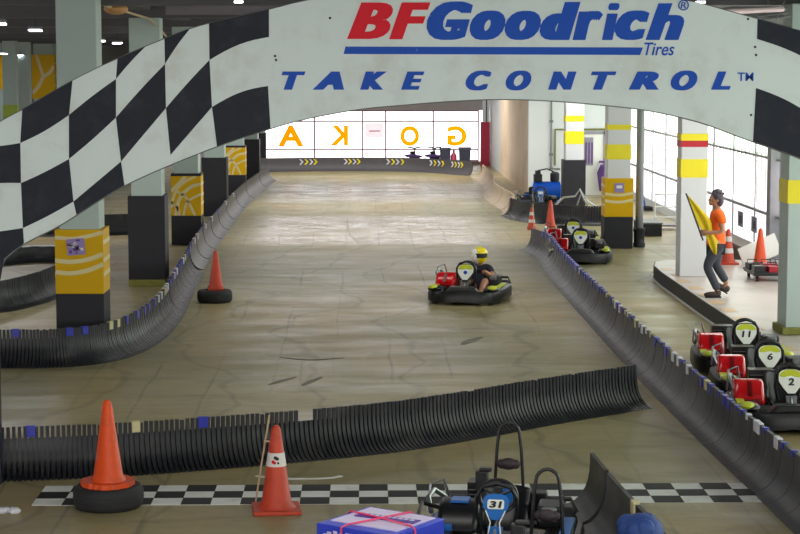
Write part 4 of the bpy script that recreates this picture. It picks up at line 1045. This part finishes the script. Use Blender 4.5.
tag(m.build('crumpled_plastic', M_tapew, angle=20), 'crumpled white plastic scrap on the floor at the left edge', 'litter')

# ------------------------------------------------------------------ things on the right platform
brd = MB(); T = Matrix.Translation((7.44, 35.6, .46)) @ Matrix.Rotation(math.radians(-22), 4, 'Y') @ Matrix.Rotation(.2, 4, 'Z')
brd.box((-.05, 0, .02), (.78, .03, .4), 0, T); tag(brd.build('white_board', M_white), 'white board leaning tilted behind the orange red cone', 'board')
rk = thing('red_trolley', 'low black trolley loaded with red parts at the right column', 'trolley', (7.0, 32.9, .235))
m = MB(); m.box((0, 0, .12), (.7, .9, .04)); m.tube([(-.35, -.45, .14), (.35, -.45, .14), (.35, .45, .14), (-.35, .45, .14)], .02, 8, closed=True); m.build('trolley_deck', M_kblack, rk)
for sx in (-1, 1):
    for sy in (-1, 1):
        m = MB(); T = Matrix.Translation((sx*.28, sy*.36, .055)) @ Matrix.Rotation(PI/2, 4, 'Y'); m.lathe([(.03, -.02), (.055, -.018), (.055, .018), (.03, .02)], 14, T=T); m.build('wheel', M_rubber, rk)
for i in range(6):
    m = MB(); m.box((0, 0, .06), (.19, .24, .12-.02*(i % 3)), rz=.1*(i % 2)); m.tube([(-.08, 0, .1), (-.08, .05, .17), (.08, .05, .17), (.08, 0, .1)], .01, 6, mi=1); o = m.build('red_case', [M_dred if i % 3 else M_kblack, M_kblack], bevel=.03)
    o.location = (7.0-.24+.24*(i % 3), 32.9-.26+.5*(i//3), .376); tag(o, 'small dark red or black case on the low trolley near the right column', 'case', 'cases on the low trolley')
for yy, k_ in ((40.0, 0), (38.6, 1)):
    o = MB(); o.span((XR-.02, yy-.25, .55), (XR-.002, yy+.25, .86)); o.span((XR-.025, yy-.18, .62), (XR-.018, yy+.1, .78), 1)
    tag(o.build('poster', [mat('poster_grey', (150, 146, 160)), mat('poster_dark', (84, 84, 92))]), ['grey notice on the white wall below the windows, left of two', 'grey notice on the white wall below the windows, right of two'][k_], 'poster')
ben = thing('wall_bench', 'long low brown bench along the window wall behind the marshal', 'bench', (7.55, 40, .0))
m = MB(); m.box((0, 0, .36), (.4, 7, .06)); m.build('bench_top', mat('bench_brown', (140, 126, 112)), ben)
m = MB(); m.box((.05, 0, .165), (.3, 6.9, .33)); m.build('bench_body', mat('bench_body', (110, 100, 92)), ben)
o = thing('floor_mop', 'blue handled mop leaning in the corner by the far right windows', 'mop', (7.6, 51.6, 0))
m = MB(); m.tube([(0, 0, .1), (-.22, .1, 1.35)], .02, 6); m.build('handle', M_sblue, o)
m = MB(); m.box((0, 0, .05), (.4, .12, .08)); m.ell((0, 0, .09), (.22, .07, .05), 10, 6); m.build('mop_head', M_colb, o)
o = thing('storage_chest', 'dark low storage chest on the floor left of the white trolley frame', 'chest', (6.6, 44.4, 0))
m = MB(); m.box((0, 0, .14), (.5, 1.1, .28)); m.build('chest_body', M_colb, o, bevel=.01); m = MB(); m.box((0, 0, .3), (.54, 1.14, .04)); m.build('lid', M_grey, o, bevel=.01)
o = thing('frame_trolley', 'white tubular trolley frame beside the striped white column', 'trolley', (7.2, 45.6, 0))
m = MB()
for s_ in (-.25, .25): m.tube([(s_, 0, .08), (s_, 0, .85), (-s_, 0, .85)], .018, 8)
m.tube([(-.25, 0, .3), (.25, 0, .3)], .015, 8); m.tube([(-.25, 0, .55), (.25, 0, .55)], .015, 8); m.build('tube_frame', M_white, o)
m = MB(); m.box((0, .2, .1), (.54, .5, .04)); m.build('trolley_deck', M_grey, o)

# behind the black barrier: compressor and stacked kart frames
o = thing('air_compressor', 'blue air compressor behind the black barrier beside the dark footed column', 'compressor', (5.1, 53.2, 0))
m = MB(); m.tube([(-.4, 0, .45), (-.36, 0, .45), (.36, 0, .45), (.4, 0, .45)], [.12, .25, .25, .12], 20); m.build('tank', M_sblue, o)
m = MB(); m.box((-.25, 0, .8), (.22, .26, .2)); m.box((-.25, 0, .95), (.14, .2, .1)); m.lathe([(.11, 0), (.13, .05), (.13, .22), (.08, .26)], 16, (.22, 0, .7)); m.tube([(-.25, 0, 1.0), (0, 0, 1.05), (.22, 0, .95)], .02, 6); m.build('pump', M_colb, o)
for sx in (-1, 1):
    m = MB(); m.box((sx*.3, 0, .12), (.06, .36, .24)); m.build('leg', M_colb, o)
kart('blue and white kart parked behind the black barrier near the compressor', 4.74, 51.55, math.radians(0), 'blue', '', hoop=False)
fr = thing('spare_frame', 'bent chrome tube frame behind the black barrier at the dark column', 'kart frame', (5.35, 48.2, 0))
m = MB(); m.tube([(-.6, 0, .3), (-.3, 0, .6), (0, .1, .62), (.1, 0, .8), (.2, -.1, .55), (.3, 0, .4)], .025, 8); m.tube([(.0, 0, .3), (.15, 0, .75), (.3, 0, .5), (.55, 0, .35)], .02, 8); m.tube([(-.6, 0, .3), (.55, 0, .35)], .02, 8); m.tube([(-.5, 0, 0), (-.5, 0, .33)], .02, 8); m.tube([(.45, 0, 0), (.45, 0, .36)], .02, 8)
m.build('tubes', M_steel, fr)
# in front of the lettered glazing
def quad(px, label):
    X = (px-362)*74.8/F
    q = thing('quad_bike', label, 'quad bike', (X, 74.5, 0), math.radians(12), 'toy quads in front of the glazing'); q.scale = (1.12,)*3
    for sx in (-1, 1):
        for sy in (-1, 1):
            m = MB(); T = Matrix.Translation((sx*.24, sy*.28, .14)) @ Matrix.Rotation(PI/2, 4, 'Y'); m.lathe([(.07, -.07), (.13, -.08), (.14, -.04), (.14, .04), (.13, .08), (.07, .07)], 16, T=T); m.build('wheel', M_rubber, q)
    m = MB(); m.ell((0, 0, .33), (.13, .4, .12), 14, 8); m.ell((0, -.3, .36), (.26, .14, .06), 12, 6); m.ell((0, .3, .36), (.26, .14, .06), 12, 6); m.build('bodywork', M_purple, q)
    m = MB(); m.ell((0, .12, .47), (.1, .2, .06), 12, 6); m.build('seat', M_kblack, q)
    m = MB(); m.tube([(-.24, -.12, .68), (0, -.17, .64), (.24, -.12, .68)], .025, 8); m.tube([(0, -.17, .64), (0, -.25, .35)], .025, 8); m.build('handlebar', M_kblack, q)
quad(413, 'small purple quad bike silhouetted against the glazing, left of two'); quad(433, 'small purple quad bike silhouetted against the glazing, right of two')
for (a, b_, t_, lab) in ((439.5, 450.5, 147, 'dark grey bin in front of the glazing, left of two'), (458.5, 470.5, 146.5, 'dark grey bin in front of the glazing, right of two')):
    Yb = 74; X0 = (a-362)*Yb/F; X1 = (b_-362)*Yb/F; zt = H-(t_-65)*Yb/F
    r = thing('storage_bin', lab, 'bin', ((X0+X1)/2, Yb, 0), 0, 'bins in front of the glazing'); w_ = X1-X0
    m = MB(); m.prism([(-w_*.42, 0), (w_*.42, 0), (w_*.48, zt-.1), (-w_*.48, zt-.1)], -.2, .2, 'xz'); m.build('bin_body', mat('bin_grey', (70, 72, 92)), r, bevel=.01)
    m = MB(); m.box((0, 0, zt-.06), (w_*1.05, .44, .1)); m.build('lid', mat('bin_lid', (86, 88, 104)), r, bevel=.02)
o = MB(); o.lathe([(.1, 0), (.13, .02), (.12, .45), (.05, .55), (.05, .66)], 14, ((453.5-362)*74/F, 74.0, 0)); tag(o.build('pink_canister', M_pink), 'pink canister standing between the two grey bins', 'canister')

# ------------------------------------------------------------------ ceiling services
def lamp(px, py, z, w, h_, label):
    Y = (z-H)*F/(65-py); X = (px-362)*Y/F
    r = thing('ceiling_lamp', label, 'ceiling lamp', (X, Y, z), math.radians(8), 'ceiling lamps')
    m = MB(); m.box((0, 0, .035), (w, h_, .05)); m.build('housing', M_grey, r)
    m = MB(); m.box((0, 0, -.0), (w*.94, h_*.94, .02)); m.build('diffuser', M_lamp, r)
    m = MB(); m.tube([(0, 0, .06), (0, 0, 5.31-z)], .008, 6); m.build('hanger', M_kblack, r)
for (px, py, z, w_, h_, lab) in ((3, 24.5, 4.55, .22, .9, 'white ceiling lamp at the left edge, near row'), (39, 31, 4.55, .24, 1.2, 'white ceiling lamp left of the nearest column, near row'),
        (5, 54, 4.25, .3, 2.5, 'far ceiling lamp leftmost of the low far row'), (23, 55.5, 4.25, .32, 2.5, 'second far ceiling lamp from the left edge'), (43, 57, 4.22, .3, 2.5, 'third far ceiling lamp from the left edge'), (57, 58, 4.2, .28, 2.5, 'far ceiling lamp touching the nearest column'),
        (103.5, 41.5, 4.5, .22, 1.6, 'ceiling lamp just right of the nearest column'), (119.5, 43.5, 4.5, .26, 1.8, 'ceiling lamp between the first two columns'),
        (240, 2.8, 4.66, .1, .16, 'small ceiling spot above the checkered sign'), (698, 3, 4.66, .1, .16, 'small ceiling spot right of the sign lettering'), (146, 42, 4.62, .12, 1.5, 'ceiling lamp in front of the second column, left of its pair'), (149.5, 42, 4.62, .12, 1.5, 'ceiling lamp in front of the second column, right of its pair')):
    lamp(px, py, z, w_, h_, lab)
o = MB(); p = [Q(100, 4, 30), Q(150, 19, 33)]; o.tube([(p[0][0], 30, p[0][1]), (p[1][0], 33, p[1][1]), (Q(166, 36, 36)[0], 36, Q(166, 36, 36)[1])], .02, 6)
tag(o.build('ceiling_pipe', M_wood), 'thin pale pipe running under the ceiling at upper left', 'pipe')
q0 = Q(116, 9, 31); o = MB(); o.ell((q0[0], 31, q0[1]), (.19, .4, .09), 20, 12)
tag(o.build('ceiling_duct', mat('duct_tan', (200, 150, 100), .6)), 'rounded tan duct bulge under the ceiling at upper left', 'duct')
w = MB(); w.span((Q(166, 0, 32)[0], 31.9, 4.72), (Q(320, 0, 32)[0], 32.0, 5.3)); struct(w.build('trim_30', mat('fascia_lilac', (132, 124, 134), .8)))
o = MB(); a = Q(722, 12, 24); b_ = Q(790, 8, 24); o.tube([(a[0], 24, a[1]), (b_[0], 24.4, b_[1])], .035, 8); tag(o.build('ceiling_pipe', mat('pipe_pink', (226, 200, 204), .5)), 'pinkish pipe under the ceiling at upper right', 'pipe')
o = MB(); a = Q(760, 20, 25); b_ = Q(790, 16, 25)
for i in range(3): o.tube([(a[0], 25+.1*i, a[1]+.05*i), (b_[0], 25+.1*i, b_[1]+.05*i)], .014, 6)
o.tube([(Q(776, 20, 25)[0], 25, Q(776, 20, 25)[1]), (Q(785, 0, 25)[0], 25, Q(785, 0, 25)[1])], .008, 6)
o.tube([(a[0]+.1, 25, a[1]), (a[0]+.1, 25, 5.3)], .006, 6); tag(o.build('cable_tray', M_grey), 'grey cable tray under the ceiling at upper right', 'cable tray')

# ------------------------------------------------------------------ light
wd = bpy.data.worlds.new('overcast'); sc.world = wd; wd.use_nodes = True
bg = wd.node_tree.nodes['Background']; bg.inputs[0].default_value = (1.0, .985, .97, 1); bg.inputs[1].default_value = 2.2
def area(name, loc, rot, sx, sy, power, col=(1, 1, 1)):
    l = bpy.data.lights.new(name, 'AREA'); l.shape = 'RECTANGLE'; l.size = sx; l.size_y = sy; l.energy = power; l.color = col
    o = bpy.data.objects.new(name, l); COL.objects.link(o); o.location = loc; o.rotation_euler = rot; return o
for i, (X, Y, P_) in enumerate(((0, 12, 70), (0, 22, 35), (0, 32, 40), (0, 44, 90), (0.5, 54, 170), (.5, 68, 260), (-9, 30, 90), (-9, 46, 130), (6.6, 48, 90), (6.8, 30, 60))):  # added fill lights under the ceiling, not tied to any lamp fitting
    area('hall_fill_light', (X, Y, 4.65), (0, 0, 0), 8 if X == .5 else (3 if X else 6), 1.2, P_, (1, .97, .93) if Y < 40 else (1, .985, .98))

# ------------------------------------------------------------------ camera
cam = bpy.data.cameras.new('camera'); co = bpy.data.objects.new('camera', cam); COL.objects.link(co)
co.location = (0, 0, H); co.rotation_euler = (PI/2-TH, 0, -PS); cam.lens = 36*F/800; cam.clip_end = 300; cam.clip_start = .2
sc.camera = co
sc.view_settings.view_transform = 'Standard'; sc.view_settings.look = 'None'; sc.view_settings.gamma = 1; sc.view_settings.use_curve_mapping = False
sc.view_settings.exposure = 0.9
sc.cycles.use_denoising = True
sc.cycles.max_bounces = 8; sc.cycles.diffuse_bounces = 4; sc.cycles.transparent_max_bounces = 16
